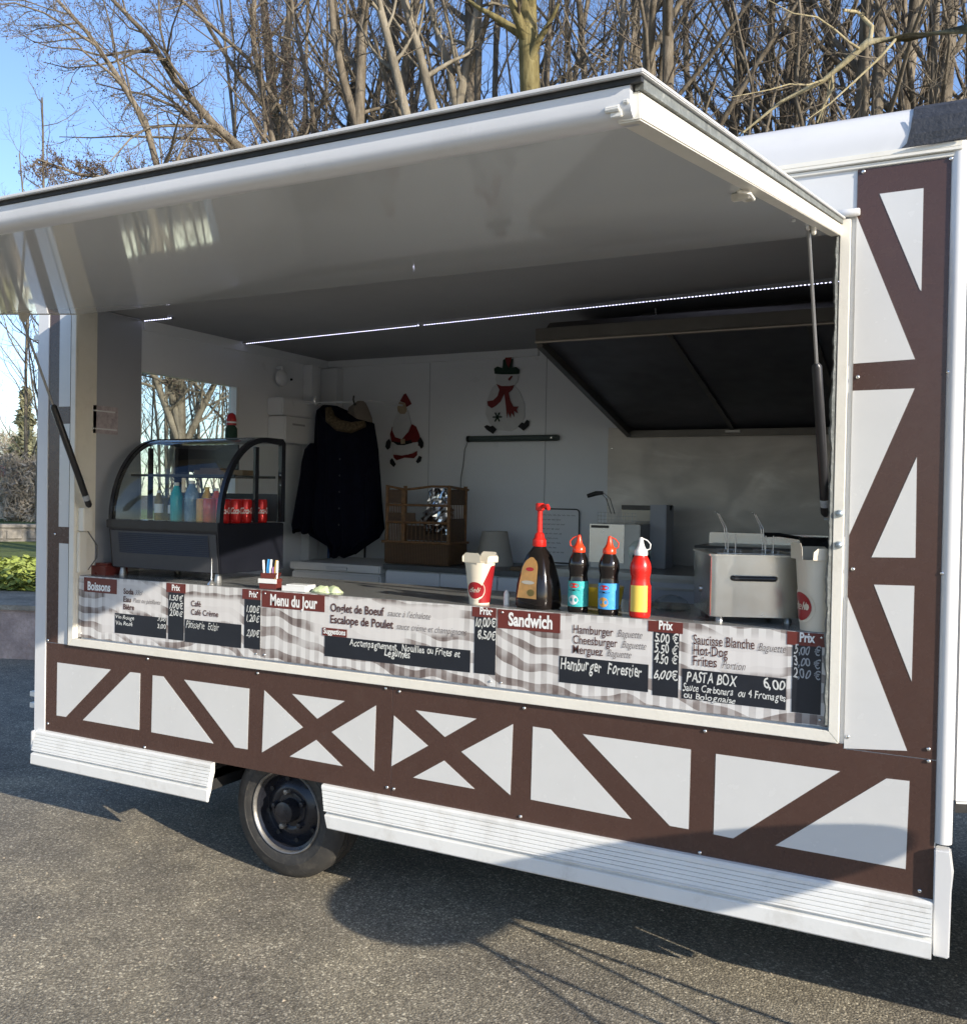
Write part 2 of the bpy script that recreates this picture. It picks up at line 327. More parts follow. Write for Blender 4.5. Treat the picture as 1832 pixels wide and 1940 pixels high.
class MB:
    def __init__(s): s.V = []; s.F = []
    def add(s, V, F):
        n = len(s.V); s.V += [tuple(v) for v in V]; s.F += [tuple(i+n for i in f) for f in F]; return s
    def box(s, x0, x1, y0, y1, z0, z1, M4=None):
        V = [(x0, y0, z0), (x1, y0, z0), (x1, y1, z0), (x0, y1, z0), (x0, y0, z1), (x1, y0, z1), (x1, y1, z1), (x0, y1, z1)]
        if M4 is not None: V = [M4 @ Vector(v) for v in V]
        return s.add(V, [(0, 3, 2, 1), (4, 5, 6, 7), (0, 1, 5, 4), (1, 2, 6, 5), (2, 3, 7, 6), (3, 0, 4, 7)])
    def prism(s, pts, a, b, axis='y'):
        """polygon extruded along an axis; pts in the other two coordinates"""
        f = {'y': lambda p, t: (p[0], t, p[1]), 'x': lambda p, t: (t, p[0], p[1]), 'z': lambda p, t: (p[0], p[1], t)}[axis]
        n = len(pts); V = [f(p, a) for p in pts]+[f(p, b) for p in pts]
        F = [tuple(range(n)), tuple(range(2*n-1, n-1, -1))]+[(i, i+n, (i+1) % n+n, (i+1) % n) for i in range(n)]
        return s.add(V, F)
    def tube(s, P, rad, n=8, cap=True):
        P = [Vector(p) for p in P]; rad = [rad]*len(P) if not hasattr(rad, '__len__') else rad
        V = []; prev = None
        for i, p in enumerate(P):
            d = (P[min(i+1, len(P)-1)]-P[max(i-1, 0)]).normalized()
            a = prev - d*prev.dot(d) if prev is not None and (prev-d*prev.dot(d)).length > 1e-4 else d.orthogonal()
            a.normalize(); prev = a; b = d.cross(a)
            for k in range(n):
                t = 2*math.pi*k/n; V.append(p+(a*math.cos(t)+b*math.sin(t))*rad[i])
        F = [(i*n+k, i*n+(k+1) % n, (i+1)*n+(k+1) % n, (i+1)*n+k) for i in range(len(P)-1) for k in range(n)]
        if cap: F += [tuple(range(n-1, -1, -1)), tuple(range((len(P)-1)*n, len(P)*n))]
        return s.add(V, F)
    def lathe(s, prof, n=24, axis='z', c=(0, 0, 0), sx=1, sy=1, caps=(1, 1)):
        V = []; m = len(prof)
        for r, h in prof:
            for k in range(n):
                t = 2*math.pi*k/n; a, b = r*math.cos(t)*sx, r*math.sin(t)*sy
                V.append({'z': (c[0]+a, c[1]+b, c[2]+h), 'y': (c[0]+a, c[1]+h, c[2]+b), 'x': (c[0]+h, c[1]+a, c[2]+b)}[axis])
        F = [(i*n+k, i*n+(k+1) % n, (i+1)*n+(k+1) % n, (i+1)*n+k) for i in range(m-1) for k in range(n)]
        if caps[0]: F.append(tuple(range(n-1, -1, -1)))
        if caps[1]: F.append(tuple(range((m-1)*n, m*n)))
        return s.add(V, F)
    def build(s, name, mat, parent=None, w=False, smooth=False, loc=None, bevel=0, seg=2, fix=True):
        me = mesh(name, s.V, s.F)
        if fix or bevel:
            bm = bmesh.new(); bm.from_mesh(me); bmesh.ops.recalc_face_normals(bm, faces=bm.faces)
            if bevel: bmesh.ops.bevel(bm, geom=[e for e in bm.edges if e.is_manifold and e.calc_face_angle(0) > 0.5], offset=bevel, segments=seg, affect='EDGES', clamp_overlap=True)
            bm.to_mesh(me); bm.free()
        if smooth == 'auto':
            for p in me.polygons: p.use_smooth = True
            try: me.set_sharp_from_angle(angle=R(40))
            except Exception: pass
            smooth = False
        return link(name, me, mat, parent, w, smooth, loc)

def copytree(src, loc, rz=None, sc=None, label=None, group=None):
    r = src.copy(); COL.objects.link(r); r.location = loc
    if rz is not None: r.rotation_euler = (src.rotation_euler[0], src.rotation_euler[1], rz)
    if sc is not None: r.scale = (sc, sc, sc) if not hasattr(sc, '__len__') else sc
    if label: r['label'] = label
    if group: r['group'] = group
    for ch in src.children:
        c = ch.copy(); COL.objects.link(c); c.parent = r
        for g in ch.children:
            d = g.copy(); COL.objects.link(d); d.parent = c
    return r

_hc = {}
def text_mesh(txt, bold=0.0, shear=0.0, spacing=1.0):
    cu = bpy.data.curves.new('txt', 'FONT'); cu.body = txt; cu.size = 1; cu.offset = bold; cu.shear = shear
    cu.space_character = spacing; cu.resolution_u = 3
    o = bpy.data.objects.new('txt', cu); COL.objects.link(o)
    dg = bpy.context.evaluated_depsgraph_get(); me = bpy.data.meshes.new_from_object(o.evaluated_get(dg))
    bpy.data.objects.remove(o); bpy.data.curves.remove(cu); return me

_cc = {}
def hand_mesh(txt, bold, shear, seed):
    rr = random.Random(seed); V = []; F = []; x = 0.0
    for ch in txt:
        if ch == ' ': x += 0.34; continue
        key = (ch, bold, shear)
        if key not in _cc:
            m_ = text_mesh(ch, bold, shear); _cc[key] = ([tuple(v.co) for v in m_.vertices], [tuple(p.vertices) for p in m_.polygons]); bpy.data.meshes.remove(m_)
        vs, fs = _cc[key]; x0 = min(v[0] for v in vs); x1 = max(v[0] for v in vs)
        a = rr.uniform(-0.08, 0.05); sc = rr.uniform(0.92, 1.10); sx = rr.uniform(0.94, 1.08); dy = rr.uniform(-0.04, 0.04); k = len(V); sh = rr.uniform(-0.05, 0.10); bw = rr.uniform(0.02, 0.05); bp = rr.uniform(0, 6)
        for vx, vy, _ in vs:
            ux, uy = (vx-x0)*sx, vy*sc; ux += sh*uy+bw*math.sin(uy*6+bp); uy += bw*math.sin(ux*7+bp)
            V.append((x+ux*math.cos(a)-uy*math.sin(a), ux*math.sin(a)+uy*math.cos(a)+dy, 0))
        F += [tuple(i+k for i in f) for f in fs]; x += (x1-x0)*sx+rr.uniform(0.01, 0.07)
    return mesh('handwriting', V, F)

def lettering(txt, x0, x1, zb, cap, y, mat, parent, bold=0.0, shear=0.0, wob=0.0, slope=0.0, name='lettering', loc=None, w=True):
    """flat printed or hand-written words, baseline zb, capital height cap, spanning x0..x1 in the plane y"""
    me = hand_mesh(txt, bold, shear, len(txt)*31+int(abs(x0)*977)+int(zb*4001)) if wob else text_mesh(txt, bold, shear)
    n = len(me.vertices)
    co = np.empty(n*3, dtype=np.float64); me.vertices.foreach_get('co', co); co = co.reshape(-1, 3)
    mn, mx = co[:, 0].min(), co[:, 0].max(); u = (co[:, 0]-mn)/(mx-mn)
    z = co[:, 1]/0.70*cap
    if wob:
        wob *= 0.5; ph = (len(txt)*7+int(abs(x0)*100)) % 17
        k = (x1-x0)/cap
        z = z*(1+wob*np.sin(u*k*2.1+ph))+wob*cap*0.7*np.sin(u*k*3.7+ph*2)
        u = u+wob*0.35*cap/(x1-x0)*np.sin(co[:, 1]*5+u*k*4)
    co2 = np.stack([x0+u*(x1-x0), np.full(n, y), zb+z+slope*u*(x1-x0)], 1)
    me.vertices.foreach_set('co', co2.reshape(-1)); me.update()
    return link(name, me, mat, parent, w, loc=loc)

# ================================================================= GROUND AND SETTING
def sheet(name, pts, z, mat, kind='structure'):
    o = link(name, mesh(name, [(a, b, z) for a, b in pts], [tuple(range(len(pts)))]), mat); o['kind'] = kind; return o
sheet('ground', [(-400, -400), (400, -400), (400, 400), (-400, 400)], -0.012, M['litter'])
sheet('car_park', [(-12.2, 7.2), (-30, -9), (-30, -30), (30, -30), (30, 7.2)], -0.0, M['asphalt'])
LW0, LW1 = ((-10.044,2.448)[0], (-10.044,2.448)[1]), ((-6.872,3.582)[0], (-6.872,3.582)[1])
LWZ = (-8.777,3.145,0.542)[2]
def low_wall():
    d = Vector((LW1[0]-LW0[0], LW1[1]-LW0[1])); L_ = d.length
    t = bpy.data.objects.new('low_wall', None); COL.objects.link(t); t.location = (LW0[0], LW0[1], 0); t.rotation_euler = (0, 0, math.atan2(d.y, d.x))
    t['label'] = 'low pinkish retaining wall at the far left behind the trailer'; t['category'] = 'wall'
    for nm, x0, x1, y0, y1, z0, z1, m in (('wall_face', 0, L_, 0, 0.25, -0.02, LWZ-0.05, 'pavement'), ('coping', -0.02, L_+0.02, -0.03, 0.30, LWZ-0.05, LWZ, 'gravelpath')):
        V = [(x, y, z) for x in (x0, x1) for y in (y0, y1) for z in (z0, z1)]
        me = bpy.data.meshes.new(nm); me.from_pydata(V, [], [(0, 1, 3, 2), (4, 6, 7, 5), (0, 4, 5, 1), (2, 3, 7, 6), (0, 2, 6, 4), (1, 5, 7, 3)]); me.materials.append(M[m])
        o = bpy.data.objects.new(nm, me); COL.objects.link(o); o.parent = t
    return d.normalized()
ld = low_wall(); nv_ = Vector((-ld.y, ld.x))
def off(p, a, b): return (p[0]+ld.x*a+nv_.x*b, p[1]+ld.y*a+nv_.y*b)
sheet('footpath', [off(LW0, -20, 0.2), off(LW1, 0, 0.2), off(LW1, 0, 1.3), off(LW0, -20, 1.3)], LWZ-0.012, M['gravelpath'])
sheet('grass_verge', [off(LW0, -20, 1.2), off(LW1, 0, 1.2), (6, 9.5), (6, 12), (-12, 26), (-60, 48), (-90, 10)], LWZ-0.025, M['grass'])

random.seed(5)
def rnd(a, b): return random.uniform(a, b)

def leafpatch(name, n, area, hz, size, mat, label=None, kind='stuff'):
    V = []; F = []
    for i in range(n):
        x, y = area(); z = hz(x, y)*random.random()**0.6
        a = rnd(0, 6.28); s = size*rnd(0.6, 1.4); dx, dy = math.cos(a)*s, math.sin(a)*s; t = rnd(-0.6, 0.6)*s
        k = len(V); V += [(x-dx, y-dy, z-t), (x+dy*0.6, y-dx*0.6, z+rnd(-.4, .4)*s), (x+dx, y+dy, z+t), (x-dy*0.6, y+dx*0.6, z+rnd(-.4, .4)*s)]
        F.append((k, k+1, k+2, k+3))
    o = link(name, mesh(name, V, F), mat); o['kind'] = kind
    if label: o['label'] = label
    return o
def strip(p, q, w):
    def f():
        t = random.random(); s = rnd(-w, w); d = Vector((q[0]-p[0], q[1]-p[1])).normalized()
        return p[0]+(q[0]-p[0])*t-d.y*s, p[1]+(q[1]-p[1])*t+d.x*s
    return f
leafpatch('ground_cover_leaves', 15000, strip(off(LW0, -2, 2.2), off(LW1, 0, 2.2), 0.95), lambda x, y: LWZ+0.26, 0.05, M['grassblade'],
          'low bright green leafy ground cover above the low pinkish wall')
leafpatch('grass_blades', 8000, strip(off(LW0, 0, 5.0), off(LW1, 0, 5.0), 1.8), lambda x, y: LWZ+0.12, 0.05, M['grassblade'], 'green grass seen through the side window')

# ---------------------------------------------------------------- trees
def unit(v): return v/np.linalg.norm(v)
def polyline(rng, p, d, L, n, wig, trop):
    P = [p.copy()]; d = d.copy()
    for i in range(n):
        d = unit(d+rng.normal(0, wig, 3)+np.array([0, 0, trop])); P.append(P[-1]+d*L/n)
    return P
def tubes_np(lines, sides):
    V = []; F = []; base = 0
    ang = np.arange(sides)*2*np.pi/sides; ca, sa = np.cos(ang), np.sin(ang)
    for P, r in lines:
        P = np.asarray(P); m = len(P); D = np.gradient(P, axis=0); D /= np.linalg.norm(D, axis=1)[:, None]
        ref = np.array([1., 0, 0]) if abs(D[0][0]) < 0.8 else np.array([0, 1., 0])
        A = np.cross(D, ref); A /= np.linalg.norm(A, axis=1)[:, None]; B = np.cross(D, A); r = np.asarray(r)[:, None, None]
        V.append((P[:, None, :]+r*(A[:, None, :]*ca[None, :, None]+B[:, None, :]*sa[None, :, None])).reshape(-1, 3))
        i = np.arange(m-1)[:, None]*sides; k = np.arange(sides)[None, :]; k2 = (k+1) % sides
        F.append(np.stack([i+k, i+k2, i+sides+k2, i+sides+k], -1).reshape(-1, 4)+base); base += m*sides
    return np.concatenate(V), np.concatenate(F)
def np_mesh(name, V, F, smooth=True):
    me = bpy.data.meshes.new(name); me.vertices.add(len(V)); me.vertices.foreach_set('co', V.astype(np.float32).reshape(-1))
    k = F.shape[1]; me.loops.add(F.size); me.polygons.add(len(F))
    me.loops.foreach_set('vertex_index', F.astype(np.int32).reshape(-1))
    me.polygons.foreach_set('loop_start', np.arange(0, F.size, k, dtype=np.int32))
    me.update(calc_edges=True); me.validate()
    if smooth: me.polygons.foreach_set('use_smooth', np.ones(len(F), dtype=bool))
    return me
def branches(rng, stems, dens=(9, 7, 5), lens=(0.34, 0.40, 0.45), trop=0.08, wig=0.13, start=0.25, ang=(0.6, 1.1), rmin=0.0030, side=None):
    """stems: list of (points, radii). returns thick lines, thin lines, twig tips"""
    thick = list(stems); thin = []; tips = []; cur = stems
    tot = [sum(np.linalg.norm(np.diff(np.asarray(P), axis=0), axis=1)) for P, _ in stems]; curL = tot
    for lev, (dn, ln) in enumerate(zip(dens, lens)):
        nxt = []; nl = []
        for (P, r), L in zip(cur, curL):
            P = np.asarray(P); m = len(P)
            cnt = max(2, int(dn*rng.uniform(0.7, 1.3)))
            for j in range(cnt):
                t = start+(1-start)*(j+rng.random())/cnt if lev == 0 else 0.12+0.88*(j+rng.random())/cnt
                f = min(t*(m-1), m-1.001); i = int(f); q = P[i]+(P[i+1]-P[i])*(f-i); rr = (r[i]+(r[i+1]-r[i])*(f-i))
                d = unit(P[i+1]-P[i]); ax = unit(np.cross(d, rng.normal(0, 1, 3))); a = rng.uniform(*ang)
                if side is not None and lev == 0: ax = unit(np.cross(d, np.asarray(side)+rng.normal(0, 0.8, 3)))*-1
                dd = unit(d*math.cos(a)+np.cross(ax, d)*math.sin(a)); l2 = L*ln*rng.uniform(0.55, 1.25)*(1.15-0.6*t)
                nseg = 5 if lev < 2 else 3
                Q = polyline(rng, q, dd, l2, nseg, wig*(1+0.35*lev), trop if lev < 2 else trop*0.5)
                r0 = max(rmin, rr*rng.uniform(0.38, 0.6)); rad = np.linspace(r0, max(rmin*0.6, r0*0.25), nseg+1)
                nxt.append((Q, rad)); nl.append(l2)
        if lev == 0: thick += nxt
        else: thin += nxt
        cur, curL = nxt, nl
    return thick, thin, [q[0][-1] for q in cur]
def make_tree(name, label, cat, loc, rng, stems, tm, wm, group=None, catk=0, **kw):
    t = thing(name, label, cat, loc, 0, group)
    thick, thin, tips = branches(rng, stems, **kw)
    V, F = tubes_np(thick, 7); link('trunk', np_mesh('trunk', V, F), tm, t)
    V, F = tubes_np(thin, 3); link('crown', np_mesh('crown', V, F, False), wm, t)
    if catk:
        idx = rng.integers(0, len(tips), catk); T = np.asarray(tips)[idx]+rng.normal(0, 0.05, (catk, 3)); s = 0.0065
        o = np.array([[0, 0, s], [s*0.9, 0, -s], [-s*0.5, s*0.8, -s], [-s*0.5, -s*0.8, -s]])
        V = (T[:, None, :]+o[None]*rng.uniform(0.6, 1.5, (catk, 1, 1))).reshape(-1, 3)
        f = np.array([[0, 1, 2], [0, 2, 3], [0, 3, 1], [1, 3, 2]]); F = (f[None]+np.arange(catk)[:, None, None]*4).reshape(-1, 3)
        c = link('catkins', np_mesh('catkins', V, F, False), M['catkin'], t); c['kind'] = 'stuff'
    return t
def stem(rng, h, r, lean=(0, 0), wig=0.03, n=12, taper=0.35):
    P = polyline(rng, np.zeros(3), unit(np.array([lean[0], lean[1], 1.0])), h, n, wig, 0.02)
    return P, np.linspace(r, r*taper, n+1)

rng = np.random.default_rng(11)
protos = []
for k in range(7):
    h = [15, 17, 14, 16, 13, 18, 12][k]; r = [0.095, 0.12, 0.075, 0.09, 0.06, 0.11, 0.055][k]
    st = [stem(rng, h, r, (rng.uniform(-.08, .08), rng.uniform(-.05, .05)), 0.035, 14, 0.3)]
    if k in (2, 4, 6):
        b = st[0][0][4]; P = polyline(rng, b, unit(np.array([rng.uniform(-.4, .4), rng.uniform(-.3, .3), 1.0])), h*0.6, 9, 0.05, 0.05)
        st.append((P, np.linspace(r*0.6, r*0.15, 10)))
    protos.append((k, st))
WOOD = 'bare trees of the wood behind the trailer'
tree0 = []
spots = []
rs = random.Random(21)
# (azimuth deg, distance, prototype): a wood that thickens to the right
for i in range(56):
    az = -41+45*(i+rs.uniform(-.6, .6))/56; dist = rs.choice([11.5, 12.5, 14, 16, 18, 21])*rs.uniform(0.88, 1.12)
    if az < -31: dist = max(dist, 17)
    spots.append((az, dist, rs.randrange(7)))
for i in range(10): spots.append((rs.uniform(-54, -41), rs.uniform(30, 48), rs.randrange(7)))
for i in range(14): spots.append((-50.5+i*0.75, rs.uniform(17, 26), -1-rs.randrange(7)))
WOODLABEL = 'one of the many slender leafless grey-brown trees standing in the wood above the trailer roof'
for az, dist, k in spots:
    x, y = math.sin(R(az))*dist, -3.2+math.cos(R(az))*dist
    if y < 7: continue
    small = k < 0; k = -1-k if small else k
    src = next((t for kk, t in tree0 if kk == k), None)
    if src is None:
        kk, st = protos[k]
        src = make_tree('bare_tree', WOODLABEL, 'tree', (x, y, 0), np.random.default_rng(100+k), st, M['bark'], M['twigdark' if k % 2 else 'twig'], WOOD,
                        dens=(19, 7, 6), lens=(0.24, 0.42, 0.45), start=0.16, ang=(0.45, 1.0), trop=0.13, wig=0.16)
        tree0.append((k, src)); src.rotation_euler = (0, 0, rs.uniform(0, 6.28))
    else:
        copytree(src, (x, y, 0.4 if small else 0), rs.uniform(0, 6.28), rs.uniform(0.30, 0.42) if small else rs.uniform(0.8, 1.15), label='young leafless tree of the low thicket glimpsed through the side window' if small else None, group='young trees behind the side window' if small else None)

# named foreground trees, each built from its own stems
def px_stem(pts, r0, r1): return ([np.array(p) for p in pts], np.linspace(r0, r1, len(pts)))
def ground_stem(pts, base, r0, r1):
    return px_stem([base]+list(pts), r0, r1)
def localise(stems):
    b = np.array(stems[0][0][0]); b = np.array([b[0], b[1], 0.0])
    return tuple(b), [([np.asarray(p)-b for p in P], r) for P, r in stems]

# thick olive trunk
b, st = localise([px_stem([((-4.545,6.817,3.204)[0], (-4.545,6.817,3.204)[1], 0.0), (-4.593,6.795,5.039), (-4.646,6.771,6.501), (-4.678,6.755,7.109), (-4.702,6.744,7.837), (-4.771,6.712,9.289)], 0.135, 0.10)])
make_tree('thick_tree', 'thickest olive-barked upright tree trunk left of the flap corner', 'tree', b, np.random.default_rng(31), st, M['barkolive'], M['twigdark'],
          dens=(8, 5, 4), lens=(0.16, 0.4, 0.45), start=0.45)
# leaning pair
for (A, B, lab, sd, rr) in (((775, 240), (712, -20), 'left one of two parallel pale trunks leaning left above the flap', 41, 0.062),
                            ((832, 240), (764, -20), 'right one of two parallel pale trunks leaning left above the flap', 42, 0.066)):
    pass
b, st = localise([px_stem([((-5.025,6.019,2.771)[0], (-5.025,6.019,2.771)[1], 0.0), (-5.386,5.813,4.747), (-5.616,5.672,5.868), (-5.772,5.571,6.58), (-5.905,5.482,7.144), (-6.232,5.251,8.535)], 0.06, 0.04)])
make_tree('leaning_tree', 'left one of two parallel pale trunks leaning left above the flap', 'tree', b, np.random.default_rng(41), st, M['barkpale'], M['twig'],
          dens=(7, 6, 4), lens=(0.16, 0.4, 0.45), start=0.5)
b, st = localise([px_stem([((-4.902,6.424,2.808)[0], (-4.902,6.424,2.808)[1], 0.0), (-5.264,6.23,4.845), (-5.501,6.094,6.002), (-5.671,5.991,6.738), (-5.826,5.894,7.322), (-6.171,5.663,8.764)], 0.064, 0.042)])
make_tree('leaning_tree', 'right one of two parallel pale trunks leaning left above the flap', 'tree', b, np.random.default_rng(42), st, M['barkpale'], M['twig'],
          dens=(7, 6, 4), lens=(0.16, 0.4, 0.45), start=0.5)
# forked tree
b, st = localise([px_stem([((-5.504,6.897,2.874)[0], (-5.504,6.897,2.874)[1], 0.0), (-5.583,6.854,5.05), (-5.637,6.824,6.355), (-5.541,6.877,7.026), (-5.423,6.941,7.729), (-5.265,7.024,9.126)], 0.075, 0.04),
                  px_stem([(-5.637,6.824,6.355), (-5.735,6.768,6.955), (-5.897,6.673,7.454), (-5.994,6.615,8.082)], 0.05, 0.03)])
make_tree('forked_tree', 'pale tree whose trunk forks into a V just above the flap', 'tree', b, np.random.default_rng(43), st, M['barkpale'], M['twig'],
          dens=(7, 6, 4), lens=(0.16, 0.4, 0.45), start=0.5)
b, st = localise([px_stem([((-6.919,6.605,2.889)[0], (-6.919,6.605,2.889)[1], 0.0), (-6.927,6.599,5.14), (-6.922,6.602,6.393), (-6.91,6.611,7.118), (-6.889,6.626,7.908), (-6.854,6.65,9.354)], 0.085, 0.05),
                  px_stem([(-6.921,6.603,6.262), (-7.088,6.483,6.903), (-7.19,6.407,7.48), (-7.236,6.373,8.258)], 0.06, 0.04)])
make_tree('twin_stem_tree', 'grey tree with two upright stems between spreading tree and leaning trunks', 'tree', b, np.random.default_rng(44), st, M['bark'], M['twig'],
          dens=(8, 6, 5), lens=(0.18, 0.4, 0.45), start=0.4)
# spreading tree at the left, limbs radiating up and to the left
SP = 12.0
stems = [px_stem([((-7.287,6.334,1.948)[0], (-7.287,6.334,1.948)[1], 0.0), (-7.392,6.253,4.184), (-7.555,6.124,5.576), (-7.911,5.555,5.863), (-8.0,5.2,6.034), (-8.175,4.746,6.409), (-8.219,4.408,6.747), (-8.349,3.962,7.028)], 0.085, 0.02),
         px_stem([(-7.392,6.253,4.184), (-7.748,6.094,5.692), (-8.009,6.135,6.538), (-8.207,6.096,7.422), (-8.273,6.17,8.405)], 0.055, 0.03),
         px_stem([(-7.53,6.143,5.22), (-7.73,6.367,6.309), (-8.253,6.054,7.214), (-8.609,5.585,7.606), (-8.843,5.205,7.864)], 0.04, 0.015),
         px_stem([(-7.392,6.253,4.184), (-7.517,6.536,5.797), (-7.704,6.643,6.878), (-7.935,6.588,7.785), (-8.049,6.494,8.65)], 0.045, 0.02),
         px_stem([(-7.555,6.124,5.576), (-7.662,5.509,5.622), (-7.879,5.039,5.562), (-8.139,4.494,5.317), (-8.282,4.04,5.011)], 0.045, 0.015)]
b, st = localise(stems)
make_tree('spreading_tree', 'wide leafless tree spreading its brown limbs up to the left over the flap', 'tree', b, np.random.default_rng(51), st, M['bark'], M['twig'], catk=9000,
          dens=(15, 10, 9), lens=(0.26, 0.42, 0.42), start=0.2, ang=(0.5, 1.15), trop=0.05, wig=0.17)
stems = [px_stem([((-7.788,4.568,1.716)[0], (-7.788,4.568,1.716)[1], 0.0), (-7.803,4.553,2.477), (-7.836,4.52,3.875), (-7.922,4.432,4.85), (-8.09,4.253,5.737), (-8.291,4.029,6.199), (-8.481,3.806,6.592), (-8.691,3.543,6.905)], 0.06, 0.016),
         px_stem([(-7.801,4.556,2.184), (-7.933,4.42,2.702), (-7.958,4.248,3.087), (-8.19,3.84,3.769), (-8.376,3.459,4.197), (-8.477,3.164,4.401)], 0.045, 0.010),
         px_stem([(-7.8,4.556,2.126), (-7.726,4.769,2.612), (-7.633,4.996,3.111), (-7.599,5.028,3.957), (-7.665,4.829,4.752)], 0.045, 0.015),
         px_stem([(-7.922,4.432,4.85), (-8.062,3.986,5.021), (-8.287,3.569,4.978), (-8.452,3.197,5.044)], 0.03, 0.010),
         px_stem([(-7.802,4.554,2.36), (-7.877,4.478,2.823), (-7.891,4.463,3.171), (-7.867,4.489,3.872)], 0.05, 0.03)]
b, st = localise(stems)
make_tree('slim_arching_tree', 'leftmost arching leafless tree, its trunk showing through the side window', 'tree', b, np.random.default_rng(52), st, M['bark'], M['twig'], catk=4500,
          dens=(17, 11, 9), lens=(0.27, 0.42, 0.42), start=0.15, ang=(0.5, 1.15), trop=0.04, wig=0.17)
# near limb reaching in from the right
stems = [px_stem([(4.6, 4.2, 0.0), (4.4, 4.0, 2.0), (3.4, 3.2, 3.6), (0.55,2.373,4.241), (-0.073,2.4,4.219), (-0.358,2.389,4.229), (-0.555,2.372,4.239), (-0.674,2.359,4.142), (-0.781,2.345,4.058), (-1.001,2.31,3.966), (-1.201,2.27,3.812)], 0.07, 0.006),
         px_stem([(-0.547,2.373,4.238), (-0.538,2.374,4.317), (-0.613,2.366,4.41), (-0.674,2.259,4.385)], 0.014, 0.008),
         px_stem([(-0.741,2.351,4.087), (-0.731,2.352,4.013), (-0.778,2.346,3.917), (-0.809,2.341,3.827)], 0.009, 0.004)]
stems[0] = (stems[0][0], np.array([0.09, 0.08, 0.06, 0.04, 0.026, 0.024, 0.022, 0.016, 0.014, 0.010, 0.006]))
b, st = localise(stems)
make_tree('overhanging_tree', 'sunlit yellowish branch reaching in from the right above the trailer roof', 'tree', b, np.random.default_rng(53), st, M['barklimb'], M['twig'],
          dens=(8, 5, 4), lens=(0.09, 0.35, 0.4), start=0.45, ang=(0.5, 1.2), trop=0.0, wig=0.2, rmin=0.0022)

# far left background: conifer, bushes, stone wall, house
def conifer(loc, h, label, seed):
    r = np.random.default_rng(seed); t = thing('conifer', label, 'tree', loc)
    V, F = tubes_np([([(0, 0, 0), (0, 0, h*0.5), (0, 0, h)], [0.16, 0.1, 0.02])], 6); link('trunk', np_mesh('trunk', V, F), M['bark'], t)
    n = 5200; z = h*(0.12+0.88*r.random(n)**0.8); rad = (h-z)*0.24*np.sqrt(r.random(n))*(0.7+0.5*np.sin(z*5)); a = r.uniform(0, 6.28, n)
    c = np.stack([rad*np.cos(a), rad*np.sin(a), z-rad*0.35], 1); s = r.uniform(0.06, 0.16, (n, 1, 1))
    V = (c[:, None, :]+r.normal(0, 1, (n, 3, 3))*s).reshape(-1, 3); F = np.arange(n*3).reshape(-1, 3)
    link('crown', np_mesh('crown', V, F, False), M['needles'], t)
p = (-41.698,27.869,0.869); conifer((p[0], p[1], 0), 6.6, 'pointed dark conifer rising beyond the stone wall at far left', 3)
def bush(loc, rx, h, label, seed, mat, name='bush', n=9000, cat='bush', group=None):
    r = np.random.default_rng(seed); t = thing(name, label, cat, loc, 0, group)
    d = r.normal(0, 1, (n, 3)); d /= np.linalg.norm(d, axis=1)[:, None]; rr = r.random((n, 1))**0.33
    lump = 1+0.25*np.sin(d[:, :1]*7+seed)*np.cos(d[:, 1:2]*6)+0.18*np.sin(d[:, 2:]*11)
    c = d*rr*lump*np.array([rx, rx, h*0.5])+np.array([0, 0, h*0.5]); dr = r.normal(0, 1, (n, 3))+np.array([0, 0, 0.8]); dr /= np.linalg.norm(dr, axis=1)[:, None]; ln = r.uniform(0.15, 0.5, (n, 1)); pw = r.normal(0, 0.018, (n, 3))
    V = np.stack([c-pw, c+pw, c+dr*ln], 1).reshape(-1, 3)
    link('foliage', np_mesh('foliage', V, np.arange(n*3).reshape(-1, 3), False), mat, t)
    st_ = [stem(r, h*0.7, 0.05, (rnd(-.5, .5), rnd(-.5, .5)), 0.1, 6) for _ in range(4)]
    V, F = tubes_np(st_, 5); link('stems', np_mesh('stems', V, F), M['bark'], t)
bush(((-47.094,30.655,0.762)[0], (-47.094,30.655,0.762)[1], 0), 3.2, 5.2, 'leftmost brownish thicket beyond the stone wall', 4, M['scrub'])
bush(((-31.923,20.903,1.062)[0], (-31.923,20.903,1.062)[1], 0), 1.4, 3.0, 'brown scrub in front of the conifer, beside the trailer edge', 6, M['scrub'])
bush(((-51.527,34.76,0.675)[0], (-51.527,34.76,0.675)[1], 0), 4.0, 5.6, 'olive thicket farthest back beyond the conifer', 7, M['needles'])
def house():
    p = (-35.975,22.134,0.981); t = thing('house', 'small pale yellow house with low roof beyond the stone wall', 'house', (p[0], p[1], 0.3), R(35))
    MB().box(-2.6, 0.9, -1, 1.6, 0, 1.9).build('wall', M['housewall'], t)
    MB().prism([(-2.9, 1.9), (1.1, 1.9), (-0.9, 2.7)], -1.2, 1.8).build('roof', M['roof'], t)
    for x in (-1.9, -0.6, 0.3): MB().box(x-0.22, x+0.22, -1.03, -0.98, 0.8, 1.4).build('window', M['black'], t)
    MB().box(-1.35, -0.95, -1.03, -0.98, 0, 1.3).build('door', M['wood'], t)
house()
